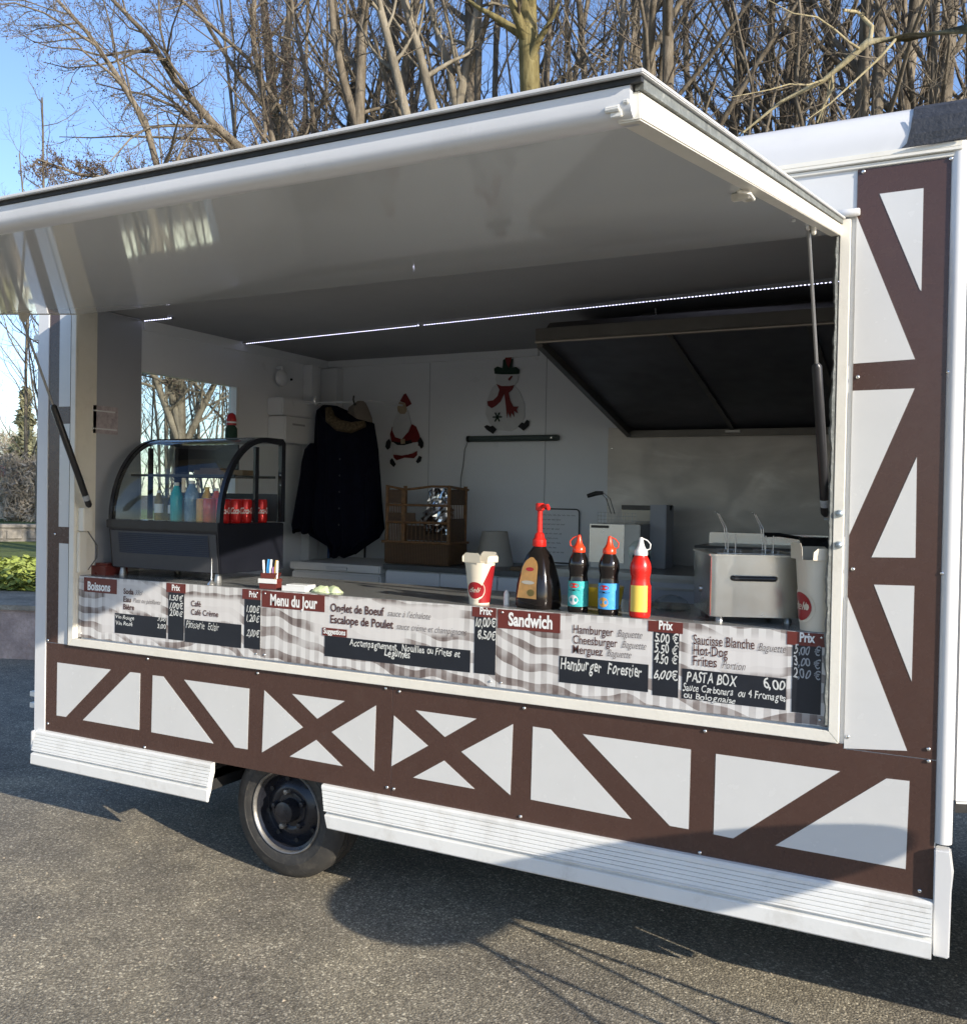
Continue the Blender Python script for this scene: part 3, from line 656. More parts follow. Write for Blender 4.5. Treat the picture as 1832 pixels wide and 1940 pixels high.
def stone_wall():
    a = Vector((-19.893,10.227,0.708)); c = Vector((-18.6,11.967,0.709)); d = (c-a); d.z = 0; L = d.length
    t = thing('stone_wall', 'low grey stone wall running behind the grass at far left', 'wall', (a.x, a.y, 0.05), math.atan2(d.y, d.x))
    MB().box(0, L, 0, 0.3, 0, 0.78).build('mortar_core', M['stone'], t)
    me = None; z = 0.05
    r_ = random.Random(3)
    for row in range(3):
        x = 0.02 if row % 2 else -0.0
        while x < L-0.3:
            w = r_.uniform(0.3, 0.5)
            s = MB().box(0, w-0.03, -0.03, 0.33, 0, 0.2).build('stone', M['stone'], t, bevel=0.02, seg=1) if me is None else None
            if me is None: me = s.data; s.location = (x, 0, z)
            else:
                s = bpy.data.objects.new('stone', me); COL.objects.link(s); s.parent = t; s.location = (x, r_.uniform(-.01, .01), z); s.scale = (w/0.4, 1, 1)
            x += w
        z += 0.235
    MB().box(-0.05, L+0.05, -0.06, 0.36, 0.78, 0.86).build('coping', M['stone'], t, bevel=0.015)
stone_wall()

# ================================================================= FOOD TRAILER
T = thing('food_trailer', 'white food trailer with brown half-timber panels, raised serving flap and menu boards', 'food trailer', (-2.1, 1.0, 0))
XL, XR, YB, ZC = -4.19, -0.072, 2.05, 2.61
OX0, OX1, OZ0, OZ1 = -3.905, -0.392, 0.967, 2.60      # serving opening
def tp(name, mb, mat, parent=None, **kw):
    return mb.build(name, mat, parent if parent else T, w=(parent is None), **kw)
def tpw(name, mb, mat, parent, **kw):
    """sub-part given in world coordinates under a part whose own frame is the world frame"""
    return mb.build(name, mat, parent, w=False, **kw)

# shell
tp('front_wall', MB().box(XL, -4.045, 0.004, 0.03, 0.30, 2.80).box(-4.045, OX0-0.015, 0.004, 0.03, 0.945, 2.80)
   .box(OX1+0.012, XR, 0.004, 0.03, 0.945, 2.80).box(OX0-0.015, OX1+0.012, 0.004, 0.03, 2.60, 2.80).box(-4.045, XR, 0.004, 0.03, 0.492, 0.945), M['white'])
tp('rear_wall', MB().box(XL+0.03, -0.13, YB, YB+0.04, 0.42, 2.80), M['innerwall'])
# left side wall with its window hole
WY0, WY1, WZ0, WZ1 = 0.42, 1.155, 1.45, 2.335
tp('side_wall', MB().box(-3.97, -3.93, 0.30, WY0, 0.42, 2.80).box(-3.97, -3.93, WY1, YB, 0.42, 2.80).box(-3.97, -3.93, WY0, WY1, 0.42, WZ0).box(-3.97, -3.93, WY0, WY1, WZ1, 2.80), M['innerwall'])
tp('outer_side_skin', MB().box(XL, XL+0.018, 0.301, 0.56, 0.42, 2.80).box(XL, XL+0.018, 1.44, YB, 0.42, 2.80).box(XL, XL+0.018, 0.56, 1.44, 0.42, 1.34).box(XL, XL+0.018, 0.56, 1.44, 2.43, 2.80), M['white'])
tp('corner_pillar', MB().box(XL, -3.93, 0.031, 0.30, 0.42, 2.80), M['innerwall'])
tp('inner_side_panel', MB().box(-3.93, -3.912, 0.035, 0.40, 0.46, 2.60), M['innergrey'])
wf = tp('side_window', MB().box(-3.985, -3.955, WY0, WY0+0.010, WZ0, WZ1).box(-3.985, -3.925, WY1-0.012, WY1+0.012, WZ0, WZ1).box(-3.985, -3.925, WY0+0.010, WY1-0.012, WZ0, WZ0+0.03), M['whiteplastic'])
tpw('pane', MB().box(-3.972, -3.968, WY0+0.011, WY1-0.013, WZ0+0.031, WZ1-0.001), M['glass'], wf)
tp('front_end_wall', MB().box(-0.16, -0.125, 0.03, YB, 0.42, 2.80), M['innerwall'])
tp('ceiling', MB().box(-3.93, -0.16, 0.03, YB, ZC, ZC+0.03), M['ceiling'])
tp('ceiling_cove', MB().prism([(0.42, 2.61), (YB, 2.61), (YB, 2.555), (0.42, 2.555)], -3.93, -3.915, 'x').box(-3.915, -2.35, YB-0.02, YB, 2.565, 2.61), M['innerwall'])
tp('floor', MB().box(XL+0.02, -3.06, 0.035, YB, 0.38, 0.42).box(-2.28, -0.13, 0.035, YB, 0.38, 0.42).box(-3.06, -2.28, 0.34, YB, 0.38, 0.42), M['under'])
tp('wheel_arch', MB().box(-3.06, -2.28, 0.34, 0.36, 0.20, 0.70).box(-3.06, -2.28, 0.035, 0.34, 0.66, 0.70).box(-3.075, -3.06, 0.035, 0.36, 0.33, 0.70).box(-2.28, -2.265, 0.035, 0.36, 0.33, 0.70), M['under'])
# roof: cove above the trim
rf = [(0.0, 2.80), (-0.004, 2.84), (0.004, 2.885), (0.03, 2.925), (0.09, 2.955), (0.4, 2.975), (YB-0.1, 2.975), (YB+0.04, 2.90), (YB+0.04, 2.80)]
tp('roof', MB().prism(rf, XL, XR+0.03, 'x'), M['roofwhite'], smooth='auto')
tp('roof_patch', MB().prism([(-0.003, 2.80), (-0.008, 2.84), (0.0, 2.888), (0.027, 2.93), (0.09, 2.961), (0.4, 2.981), (0.4, 2.976), (0.09, 2.955), (0.03, 2.925), (0.004, 2.885), (-0.002, 2.84), (-0.001, 2.80)], -0.185, -0.035, 'x')
   .prism([(-0.20, 2.815), (-0.19, 2.86), (-0.185, 2.90), (-0.18, 2.80), (-0.22, 2.797)], -0.0075, -0.003), M['tar'])
tp('roof_patch', MB().prism([(-0.13, 2.797), (-0.035, 2.803), (-0.035, 2.815), (-0.10, 2.812), (-0.17, 2.806), (-0.21, 2.799)], -0.024, -0.020), M['tar'])
# drip trim of stacked ribs
tr = MB()
tr.box(XL, -0.045, -0.006, 0.004, 2.757, 2.770).box(XL, -0.045, -0.016, 0.004, 2.772, 2.782).box(XL, -0.045, -0.011, 0.004, 2.784, 2.800)
tp('drip_trim', tr, M['cream'], bevel=0.0015)
# corner posts
tp('corner_post', MB().lathe([(0.026, 0.66), (0.026, 2.80)], 20, c=(-0.052, 0.016, 0)), M['roofwhite'], smooth='auto')
lo = tp('corner_guard', MB().prism([(-0.0735, 0.318), (-0.026, 0.318), (-0.024, 0.52), (-0.020, 0.575), (-0.029, 0.645), (-0.0735, 0.645)], -0.020, 0.03), M['roofwhite'], bevel=0.004)
tp('corner_post', MB().box(-4.197, -4.117, -0.004, 0.0035, 0.315, 2.757), M['roofwhite'], bevel=0.002)
tp('nose_panel', MB().prism([(-0.030, 0.05), (0.10, 0.11), (0.42, 0.30), (0.45, 1.9), (-0.028, 1.9)], 0.77, 2.86, 'z'), M['roofwhite'], bevel=0.012)
tp('nose_sill', MB().prism([(-0.022, 0.055), (0.42, 0.31), (0.44, 1.88), (-0.022, 1.88)], 0.745, 0.77, 'z'), M['under'])

# ---- screws
scr = MB().lathe([(0.0065, 0), (0.0062, -0.0022), (0.0045, -0.0042), (0.0018, -0.005)], 10, 'y')
scr_me = mesh('screw', scr.V, scr.F); scr_me.materials.append(M['chrome'])
for p_ in scr_me.polygons: p_.use_smooth = True
def screw(x, z, y, parent, s=1.0):
    o = bpy.data.objects.new('screw', scr_me); COL.objects.link(o); o.parent = parent; o.location = (x, y, z); o.scale = (s, s, s); return o

# ---- half timber panels
def timber(outline, infills, screws, mat=M['brown']):
    p = tp('timber_panel', MB().prism(outline, 0.0, 0.0035), mat, bevel=0.0006, seg=1)
    for poly in infills: tpw('infill', MB().prism(poly, -0.0012, 0.001), M['infill'], p)
    for s in screws: screw(s[0], s[1], -0.001, p)
    return p
ZB0, ZB1, ZJ = 0.484, 0.928, 0.912
ptop = [(-4.103,0.9), (-0.343,0.928)]
XJ = -2.051
timber([(-4.116, ZB0), (XJ-0.0012, ZB0), (XJ-0.0012, ZB1), (-4.116, ZB1)], [
    [(-4.033,0.568),(-3.965,0.569),(-3.654,0.836),(-4.032,0.834)],
    [(-3.844,0.568),(-3.46,0.569),(-3.458,0.838),(-3.524,0.837)],
    [(-3.381,0.569),(-2.997,0.568),(-3.309,0.838),(-3.377,0.837)],
    [(-2.87,0.568),(-2.799,0.569),(-2.794,0.838),(-3.179,0.837)],
    [(-2.717,0.567),(-2.497,0.705),(-2.709,0.84)],
    [(-2.422,0.751),(-2.283,0.842),(-2.557,0.841)],
    [(-2.347,0.705),(-2.133,0.572),(-2.128,0.842)],
    [(-2.565,0.571),(-2.288,0.57),(-2.426,0.661)]],
    [(-3.421,0.493), (-3.408,0.911), (-2.746,0.911), (-2.081,0.917), (-2.067,0.517), (-4.093,0.52)])
timber([(XJ+0.0012, ZB0-0.002), (XR-0.003, ZB0-0.002), (XR-0.003, ZJ), (-0.343, ZJ), (-0.343, ZB1), (XJ+0.0012, ZB1)], [
    [(-2.049,0.605),(-1.88,0.711),(-2.041,0.811)],
    [(-1.804,0.756),(-1.666,0.845),(-1.939,0.845)],
    [(-1.73,0.709),(-1.517,0.574),(-1.511,0.844)],
    [(-1.946,0.575),(-1.669,0.573),(-1.806,0.663)],
    [(-1.432,0.571),(-1.041,0.565),(-1.358,0.844),(-1.429,0.845)],
    [(-0.902,0.566),(-0.836,0.566),(-0.834,0.842),(-1.23,0.843)],
    [(-0.75,0.564),(-0.684,0.562),(-0.351,0.839),(-0.748,0.839)],
    [(-0.546,0.564),(-0.153,0.563),(-0.148,0.839),(-0.214,0.837)]],
    [(-2.016,0.911), (-2.035,0.516), (-1.465,0.91), (-1.472,0.501), (-0.786,0.912), (-0.795,0.493), (-0.096,0.909), (-0.112,0.504)])
RXL, RXR = -0.341, XR-0.003
timber([(RXL, ZJ+0.0025), (RXR, ZJ+0.0025), (RXR, 2.755), (RXL, 2.755)], [
    [(-0.154,2.362),(-0.149,2.356),(-0.15,2.672),(-0.275,2.671)],
    [(RXL, 2.142), (-0.162,2.147), (RXL, 2.611)],
    [(RXL, 1.596), (-0.161,2.057), (RXL, 2.056)],
    [(-0.273,1.529),(-0.147,1.533),(-0.15,1.845)],
    [(-0.149,1.149),(-0.148,1.446),(-0.264,1.443)],
    [(RXL, ZJ+0.0025), (-0.157,0.932), (RXL, 1.4)]],
    [(-0.324,2.747), (-0.076,2.751), (-0.326,2.099), (-0.069,2.103), (-0.327,1.489), (-0.072,1.489), (-0.097,0.946), (-0.33,0.953)])
timber([(-4.116, ZB1+0.0025), (-3.962, ZB1+0.0025), (-3.962, 2.755), (-4.116, 2.755)], [
    [(-4.029, ZB1+0.0025), (-3.962, ZB1+0.0025), (-3.962, 1.43), (-4.029, 1.431)],
    [(-4.034, 1.513), (-3.962, 1.513), (-3.962, 2.025), (-4.034, 2.024)],
    [(-4.042, 2.111), (-3.962, 2.11), (-3.962, 2.62), (-4.042, 2.62)]],
    [(-4.058,1.475), (-4.088,2.087), (-4.1,0.94)])

# ---- opening frame, mitred cream profile
fw_ = 0.043
fo = (OX0-0.036, OX1+0.036, 0.930, 2.60)
fi = (OX0, OX1+0.004, OZ0, 2.60)
fr = MB()
fr.prism([(fo[0], fo[2]), (fo[1], fo[2]), (fi[1], fi[2]), (fi[0], fi[2])], -0.016, 0.0)
fr.prism([(fo[0], fo[2]), (fi[0], fi[2]), (fi[0], fi[3]), (fo[0], fo[3])], -0.016, 0.0)
fr.prism([(fo[1], fo[2]), (fo[1], fo[3]), (fi[1], fi[3]), (fi[1], fi[2])], -0.016, 0.0)
tp('opening_frame', fr, M['cream'], bevel=0.002)
tp('opening_reveal', MB().box(OX0-0.012, OX0, 0.0, 0.11, OZ0, 2.60), M['cream'])
tp('opening_reveal', MB().box(OX1+0.006, OX1+0.012, 0.0, 0.09, OZ0, 2.60), M['cream'])
# lumpy mastic seal on the right reveal, and rivets
ms = MB(); rr_ = random.Random(4); ip = []; zz = 0.985; w_ = 0.014
while zz < 2.585:
    w_ += (0.013-w_)*0.3+rr_.uniform(-.003, .003); ip.append((OX1-w_, zz)); zz += 0.012
V = []; k_ = len(ip)
for x, z in ip: V += [(OX1+0.001, -0.004, z), (OX1+0.001, -0.0165, z), ((OX1+x)/2, -0.0185-rr_.random()*0.001, z), (x, -0.010, z), (x, -0.004, z)]
ms.add(V, [(a*5+b, a*5+(b+1) % 5, a*5+5+(b+1) % 5, a*5+5+b) for a in range(k_-1) for b in range(5)]+[(0, 1, 2, 3, 4), tuple((k_-1)*5+b for b in (4, 3, 2, 1, 0))])
tp('mastic_seal', ms, M['mastic'])
for z_ in (1.665, 1.565): tp('bolt', MB().lathe([(0.012, 0), (0.012, -0.004), (0.007, -0.009), (0.002, -0.011)], 12, 'y', (-0.369, -0.016, z_)), M['zinc'], smooth=True)
tp('jamb_box', MB().box(-3.905, -3.862, 0.005, 0.06, 1.495, 1.61), M['cream'], bevel=0.004)
tp('jamb_box', MB().box(-3.905, -3.868, 0.01, 0.05, 1.68, 1.75), M['cream'], bevel=0.004)
tp('cable_cover', MB().box(-3.905, -3.885, 0.0, 0.05, 1.29, 1.49), M['cream'], bevel=0.004)

# ---- ribbed skirts
sk = [(-0.004, 0.484), (-0.016, 0.482), (-0.022, 0.474)]
for i in range(6):
    z_ = 0.474-i*0.0142; y_ = -0.022-i*0.0034; sk += [(y_-0.001, z_-0.0108), (y_+0.0035, z_-0.0122), (y_-0.0015, z_-0.0138)]
sk += [(-0.044, 0.386), (-0.040, 0.382), (-0.028, 0.379), (-0.028, 0.373), (-0.041, 0.370), (-0.045, 0.366), (-0.047, 0.320), (-0.043, 0.315), (-0.034, 0.315), (-0.030, 0.330), (-0.018, 0.360), (-0.010, 0.40), (0.003, 0.44), (0.003, 0.484)]
def skirt(x0, x1, cut=0):
    n = len(sk); zmin, zmax = 0.315, 0.484
    V = [(x0+cut*(zmax-z)/(zmax-zmin), y, z) for y, z in sk]+[(x1, y, z) for y, z in sk]
    F = [tuple(range(n)), tuple(range(2*n-1, n-1, -1))]+[(i, i+n, (i+1) % n+n, (i+1) % n) for i in range(n)]
    tp('ribbed_skirt', MB().add(V, F), M['skirt'])
skirt(-4.165, -2.99)
skirt(-2.383, -0.0745, 0.055)
tp('skirt_end_cap', MB().box(-4.188, -4.166, -0.030, 0.0, 0.375, 0.478), M['roofwhite'], bevel=0.004)

# ---- undercarriage
tp('chassis', MB().box(-4.1, -0.2, 0.40, 0.46, 0.31, 0.38).box(-4.1, -0.2, 1.7, 1.76, 0.31, 0.38).box(-2.69, -2.61, 0.2, 1.9, 0.27, 0.33)
   , M['under'])
def wheel(y0, sgn):
    cx_, R_, cz_ = -2.645, 0.298, 0.296
    prof = [(0.178, 0.012), (0.186, 0.004), (0.200, -0.001), (0.225, -0.004), (0.226, -0.0055), (0.232, -0.0055), (0.233, -0.004), (0.258, 0.001), (0.278, 0.010), (0.290, 0.022), (0.2955, 0.035)]
    for k in range(5):
        a = 0.035+k*0.024; prof += [(0.298, a+0.002), (0.298, a+0.018), (0.2915, a+0.020), (0.2915, a+0.022)]
    prof += [(0.2955, 0.158), (0.285, 0.170), (0.25, 0.178), (0.19, 0.165)]
    w = tp('wheel', MB().lathe([(0.11, 0.06), (0.11, 0.14)], 24, 'y', (cx_, y0, cz_)), M['under'])
    def ring(name, pr, mat):
        n = 64; V = []; F = []; m = len(pr)
        for r, h in pr:
            for k in range(n): t = 6.28318530718*k/n; V.append((cx_+r*math.cos(t), y0+sgn*h, cz_+r*math.sin(t)))
        for i in range(m):
            for k in range(n): j = (i+1) % m; F.append((i*n+k, i*n+(k+1) % n, j*n+(k+1) % n, j*n+k))
        return MB().add(V, F).build(name, mat, w, smooth='auto')
    ring('tyre', prof, M['tyre'])
    ring('rim', [(0.186, 0.010), (0.185, 0.001), (0.181, -0.003), (0.176, 0.000), (0.173, 0.008), (0.1715, 0.012), (0.172, 0.05), (0.178, 0.10)], M['rimsteel'])
    d = [(0.1712, 0.012), (0.160, 0.020), (0.157, 0.055), (0.148, 0.066), (0.125, 0.056), (0.104, 0.036), (0.088, 0.034), (0.074, 0.042), (0.066, 0.040), (0.001, 0.040)]
    MB().lathe([(r, sgn*h) for r, h in d], 48, 'y', (cx_, y0, cz_), caps=(0, 1)).build('rim_disc', M['rimblack'], w, smooth='auto')
    MB().lathe([(0.052, sgn*0.042), (0.050, -sgn*0.004), (0.046, -sgn*0.014), (0.030, -sgn*0.019), (0.001, -sgn*0.020)], 32, 'y', (cx_, y0, cz_)).build('hub_cap', M['rimblack'], w, smooth='auto')
    for k in range(5):
        t = 6.283*k/5+0.5; c = (cx_+0.082*math.cos(t), y0, cz_+0.082*math.sin(t))
        MB().lathe([(0.016, sgn*0.036), (0.0145, sgn*0.020), (0.0115, sgn*0.014), (0.001, sgn*0.012)], 6, 'y', c).build('wheel_nut', M['rimsteel'] if k in (1, 3) else M['rimblack'], w)
    for k in range(8):
        t = 6.283*k/8+0.2; c = (cx_+0.137*math.cos(t), y0, cz_+0.137*math.sin(t))
        MB().lathe([(0.011, sgn*0.045), (0.010, sgn*0.0505), (0.001, sgn*0.0505)], 10, 'y', c).build('vent_hole', M['under'], w)
wheel(0.075, 1); 
# rear door hinges on the left end
for z_ in (2.47, 2.38, 0.649, 0.591):
    tp('door_hinge', MB().box(-4.255, -4.19, 0.026, 0.034, z_-0.004, z_+0.004).box(-4.262, -4.205, 0.018, 0.042, z_-0.013, z_+0.013), M['hinge'], bevel=0.002)
tp('tail_lamp', MB().box(-4.222, -4.19, 0.05, 0.09, 0.84, 1.10), M['red'], bevel=0.004)

# ================================================================= SERVING FLAP (hinged part)
al = math.atan(0.183); dv = Vector((0, -math.cos(al), -math.sin(al))); nv = Vector((0, -math.sin(al), math.cos(al))); P0 = Vector((0, -0.012, 2.607))
FM = Matrix(((1, 0, 0, 0), (0, dv.y, nv.y, P0.y), (0, dv.z, nv.z, P0.z), (0, 0, 0, 1)))   # (x, s, t) -> world
FX0, FX1, FL = -3.885, -0.372, 2.085
flap = tp('serving_flap', MB().box(FX0+0.03, FX1-0.03, 0.01, FL-0.045, -0.050, -0.010, FM), M['flapunder'])
tpw('skin', MB().box(FX0-0.006, FX1, -0.005, FL+0.008, -0.006, 0.0, FM), M['roofwhite'], flap, bevel=0.0015)
tpw('edge_gasket', MB().box(FX0, FX1-0.006, FL-0.012, FL-0.001, -0.0135, -0.0065, FM), M['rubber'], flap)
tpw('edge_gasket', MB().box(FX1-0.018, FX1-0.007, 0.0, FL-0.013, -0.0205, -0.0065, FM), M['mastic'], flap)
rl = [(FL-0.052, -0.007), (FL-0.014, -0.007), (FL-0.014, -0.012), (FL-0.004, -0.0145), (FL-0.003, -0.036), (FL-0.006, -0.045), (FL-0.014, -0.052), (FL-0.032, -0.056), (FL-0.045, -0.056), (FL-0.052, -0.050)]
V_ = [FM @ Vector((x, s_, t_)) for x in (FX0+0.004, FX1-0.022) for s_, t_ in rl]; n_ = len(rl)
tpw('front_rail', MB().add(V_, [tuple(range(n_)), tuple(range(2*n_-1, n_-1, -1))]+[(i, i+n_, (i+1) % n_+n_, (i+1) % n_) for i in range(n_)]), M['rail'], flap, smooth='auto')
tpw('side_rail', MB().box(FX1-0.045, FX1-0.012, 0.0, FL-0.015, -0.056, -0.021, FM), M['cream'], flap, bevel=0.002)
tpw('side_rail', MB().box(FX0, FX0+0.03, 0.0, FL-0.053, -0.052, -0.007, FM), M['cream'], flap, bevel=0.002)
tpw('hinge_tube', MB().lathe([(0.011, -0.02), (0.0125, -0.018), (0.0125, 0.045), (0.010, 0.048)], 14, 'x', (-0.378, -0.014, 2.618)), M['roofwhite'], flap, smooth='auto')
tpw('hinge_tube', MB().lathe([(0.009, -0.02), (0.009, 3.44)], 12, 'x', (FX0+0.03, -0.010, 2.612)), M['roofwhite'], flap, smooth='auto')
def latch(s0, mat):
    m = MB().box(FX1-0.062, FX1-0.040, s0, s0+0.065, -0.068, -0.0565, FM).box(FX1-0.082, FX1-0.060, s0+0.01, s0+0.03, -0.066, -0.051, FM).tube([FM @ Vector(v) for v in ((FX1-0.05, s0+0.03, -0.068), (FX1-0.03, s0+0.06, -0.072), (FX1-0.03, s0+0.10, -0.064), (FX1-0.05, s0+0.12, -0.060))], 0.004, 6)
    tpw('latch', m, mat, flap, bevel=0.0015)
latch(1.22, M['cream'])
tpw('latch', MB().box(FX1-0.050, FX1-0.034, FL-0.030, FL-0.004, -0.050, -0.030, FM).lathe([(0.004, -0.010), (0.005, 0.010)], 8, 'x', tuple(FM @ Vector((FX1-0.046, FL-0.004, -0.040)))).lathe([(0.003, -0.008), (0.004, 0.0)], 8, 'x', tuple(FM @ Vector((FX1-0.024, FL-0.004, -0.034)))), M['hinge'], flap, bevel=0.001)
tpw('rivet', MB().lathe([(0.005, 0), (0.005, -0.006)], 8, 'z', tuple(FM @ Vector((FX1-0.06, 0.62, -0.052)))), M['roofwhite'], flap)

# gas struts
def strut(a, b, t0=0.56):
    a = Vector(a); b = Vector(b); m_ = a+(b-a)*t0
    g = tp('gas_strut', MB().tube([a, a+(m_-a)*0.02, a+(m_-a)*0.98, m_], [0.008, 0.0155, 0.0155, 0.008], 14), M['black'], smooth='auto')
    tpw('rod', MB().tube([m_, b], 0.0055, 8), M['steeldark'], g, smooth='auto')
    tpw('socket', MB().lathe([(0.002, -0.014), (0.008, -0.010), (0.009, 0), (0.008, 0.010), (0.002, 0.014)], 10, 'z', tuple(b)), M['chrome'], g, smooth=True)
    tpw('rating_label', MB().tube([a+(m_-a)*0.07, a+(m_-a)*0.12], 0.0158, 14, False), M['chalkdim'], g)
    return g
strut((-0.420, 0.055, 1.655), (-0.430, -0.375, 2.490))
strut((-3.815, 0.0, 1.615), (-3.800, -0.395, 2.470))
for x_, y_, z_ in ((-0.428, -0.375, 2.505), (-3.80, -0.395, 2.487)):
    tpw('strut_bracket', MB().prism([(y_-0.030, z_+0.0), (y_+0.035, z_+0.012), (y_+0.03, z_-0.012), (y_+0.008, z_-0.042), (y_-0.008, z_-0.042)], x_+0.008, x_+0.018, 'x').box(x_-0.02, x_+0.03, y_-0.03, y_+0.035, z_-0.004, z_+0.002), M['cream'], flap, bevel=0.002)
tp('strut_pin', MB().lathe([(0.004, -0.02), (0.004, 0.03)], 8, 'x', (-0.405, 0.055, 1.645)).box(-0.392, -0.385, 0.03, 0.08, 1.60, 1.69), M['zinc'])

# ================================================================= INTERIOR FITTINGS
cnt = tp('counter', MB().box(-3.912, -0.392, 0.020, 0.62, 1.245, 1.276), M['counter'], bevel=0.003)
tpw('counter_front', MB().box(-3.90, -0.392, 0.031, 0.045, 0.50, 1.244), M['innerwall'], cnt)
tp('steel_splashback', MB().box(-1.895, -0.162, YB-0.004, YB-0.001, 0.9, 2.12), M['splash'])
# hood
hd = tp('extractor_hood', MB().prism([(0.742, 2.420), (2.035, 2.100), (2.035, 2.112), (0.742, 2.432)], -1.775, -0.165, 'x'), M['filter'])
tpw('casing', MB().prism([(0.74, 2.432), (0.86, 2.52), (1.3, 2.58), (2.035, 2.59), (2.035, 2.115)], -1.765, -0.166, 'x'), M['hood'], hd)
tpw('front_panel', MB().box(-1.775, -0.165, 0.722, 0.740, 2.404, 2.47), M['hood'], hd)
tpw('front_lip', MB().lathe([(0.007, 0), (0.007, 1.60)], 10, 'x', (-1.775, 0.722, 2.408)), M['hoodlip'], hd, smooth='auto')
tpw('side_rail', MB().prism([(0.735, 2.386), (2.03, 2.062), (2.03, 2.10), (0.735, 2.424)], -1.775, -1.745, 'x'), M['hood'], hd)
tpw('rear_gutter', MB().box(-1.745, -0.166, 2.00, 2.034, 2.062, 2.098), M['hood'], hd)
tpw('filter_bar', MB().prism([(0.76, 2.400), (2.0, 2.092), (2.0, 2.100), (0.76, 2.408)], -1.175, -1.150, 'x'), M['hood'], hd)
tpw('filter_bar', MB().prism([(0.76, 2.400), (2.0, 2.092), (2.0, 2.100), (0.76, 2.408)], -0.60, -0.575, 'x'), M['hood'], hd)
tpw('catch_hook', MB().box(-1.20, -1.12, 1.985, 2.0, 2.078, 2.090), M['steeldark'], hd)
tp('hood_duct_panel', MB().box(-1.45, -0.30, 1.25, 1.28, 2.50, 2.609), M['hood'])
# led strip: holder + beads
def ledline(name, x0, x1, y, z, yy=None):
    yy = yy or (y, y)
    h = tp('led_strip', MB().prism([(x0, yy[0]), (x1, yy[1]), (x1, yy[1]+0.010), (x0, yy[0]+0.010)], z-0.002, z+0.006, 'z'), M['black'])
    tpw('lip', MB().prism([(x0, yy[0]-0.030), (x1, yy[1]-0.030), (x1, yy[1]-0.027), (x0, yy[0]-0.027)], z-0.0050, 2.609, 'z'), M['ceiling'], h)  # added strip that keeps the beads' glow out of the flap reflection
    b = MB(); x = x0+0.006
    while x < x1-0.004:
        y = yy[0]+(yy[1]-yy[0])*(x-x0)/(x1-x0); b.box(x, x+0.0078, y-0.0030, y-0.0007, z-0.0022, z+0.0032); x += 0.0166
    o = tpw('led_bead', b, M['led'], h); o['kind'] = 'stuff'
ledline('a', -3.90, -2.60, 0.005, 2.600, (1.19, 1.065)); ledline('b', -2.58, -0.18, 0.005, 2.600, (1.063, 0.83))
ledline('c', -3.908, -3.71, 0.41, 2.600)
tp('led_cable', MB().tube([(-1.34, 1.12, 2.605), (-1.335, 1.12, 2.57), (-1.335, 1.13, 2.50)], 0.003, 6), M['whiteplastic'])
# left rear corner fittings
tp('corner_trunking', MB().box(-3.93, -3.86, 1.78, 1.85, 0.46, 2.55).box(-3.93, -3.80, 1.97, 2.049, 0.46, 2.55), M['innerwall'], bevel=0.003)
tp('wiring_conduit', MB().tube([(-3.905, 0.06, 1.50), (-3.90, 0.12, 1.42), (-3.90, 0.12, 1.36), (-3.905, 0.07, 1.30)], 0.003, 6), M['cable'])

# ================================================================= MENU BOARDS
def menu_board(x0, x1, label, fades):
    zb, zt = 0.972, 1.2745
    p = tp('menu_board', MB().box(x0, x1, 0.0125, 0.018, zb, zt), gingham('check_cloth_print_'+label.split()[0], fades), bevel=0.0006, seg=1)
    p['label'] = label
    for x in (x0+0.022, x1-0.022):
        for z in (zb+0.02, zt-0.014): screw(x, z, 0.0122, p, 0.75)
    return p
def plate(name, p, x0, x1, z0, z1, mat, y=0.0112): return tpw(name, MB().box(x0, x1, y, y+0.001, z0, z1), mat, p)
def L(p, txt, x0, x1, zb, cap, mat, bold=0.0, shear=0.0, wob=0.0, slope=0, y=0.0104):
    return lettering(txt, x0, x1, zb, cap, y, mat, p, bold, shear, wob, slope, w=False)
B, H = 0.030, 0.022
def X_(v): return v
# board 1
b1 = menu_board(-3.900, -2.746, 'drinks menu board at the left end', [(-3.72, -3.34, 1.125, 1.262), (-3.24, -2.86, 1.11, 1.225), (-3.74, -3.32, 1.0, 1.10)])
plate('header_plate', b1, -3.862, -3.635, 1.199, 1.270, M['board_red'])
L(b1, 'Boissons', -3.835, -3.677, 1.206+0.004, 0.040, M['textwhite'], 0.035)
for t_, py, xe in (('Soda', 1125, 252.5), ('Eau', 1140.5, 248), ('Bière', 1154.5, 254.5)):
    L(b1, t_, -3.588, {252.5: -3.522, 248: -3.538, 254.5: -3.515}[xe], {1125: 1.205, 1140.5: 1.167, 1154.5: 1.131}[py], 0.026, M['textbrown'], 0.02)
L(b1, '33cl', -3.51, -3.462, 1.205, 0.022, M['textgrey'], -0.005, 0.35)
L(b1, 'Plate ou pétillante', -3.523, -3.345, 1.168, 0.022, M['textgrey'], -0.008, 0.35)
plate('blackboard', b1, -3.645, -3.307, 1.013, 1.109, M['board_black'])
for t_, xa, xb, zb_, c_ in (('Vin Rouge', -3.639, -3.515, 1.084, 0.018), ('Vin Rosé', -3.638, -3.525, 1.054, 0.019),
                            ('3,00', -3.364, -3.31, 1.093, 0.018), ('3,00', -3.363, -3.309, 1.058, 0.020)):
    L(b1, t_, xa, xb, zb_, c_, M['chalk'], 0.012, 0.12, 0.06)
plate('header_plate', b1, -3.31, -3.19, 1.231, 1.2735, M['board_red'])
L(b1, 'Prix', -3.274, -3.223, 1.241, 0.027, M['textwhite'], 0.03)
plate('blackboard', b1, -3.295, -3.198, 1.012, 1.231, M['board_black'])
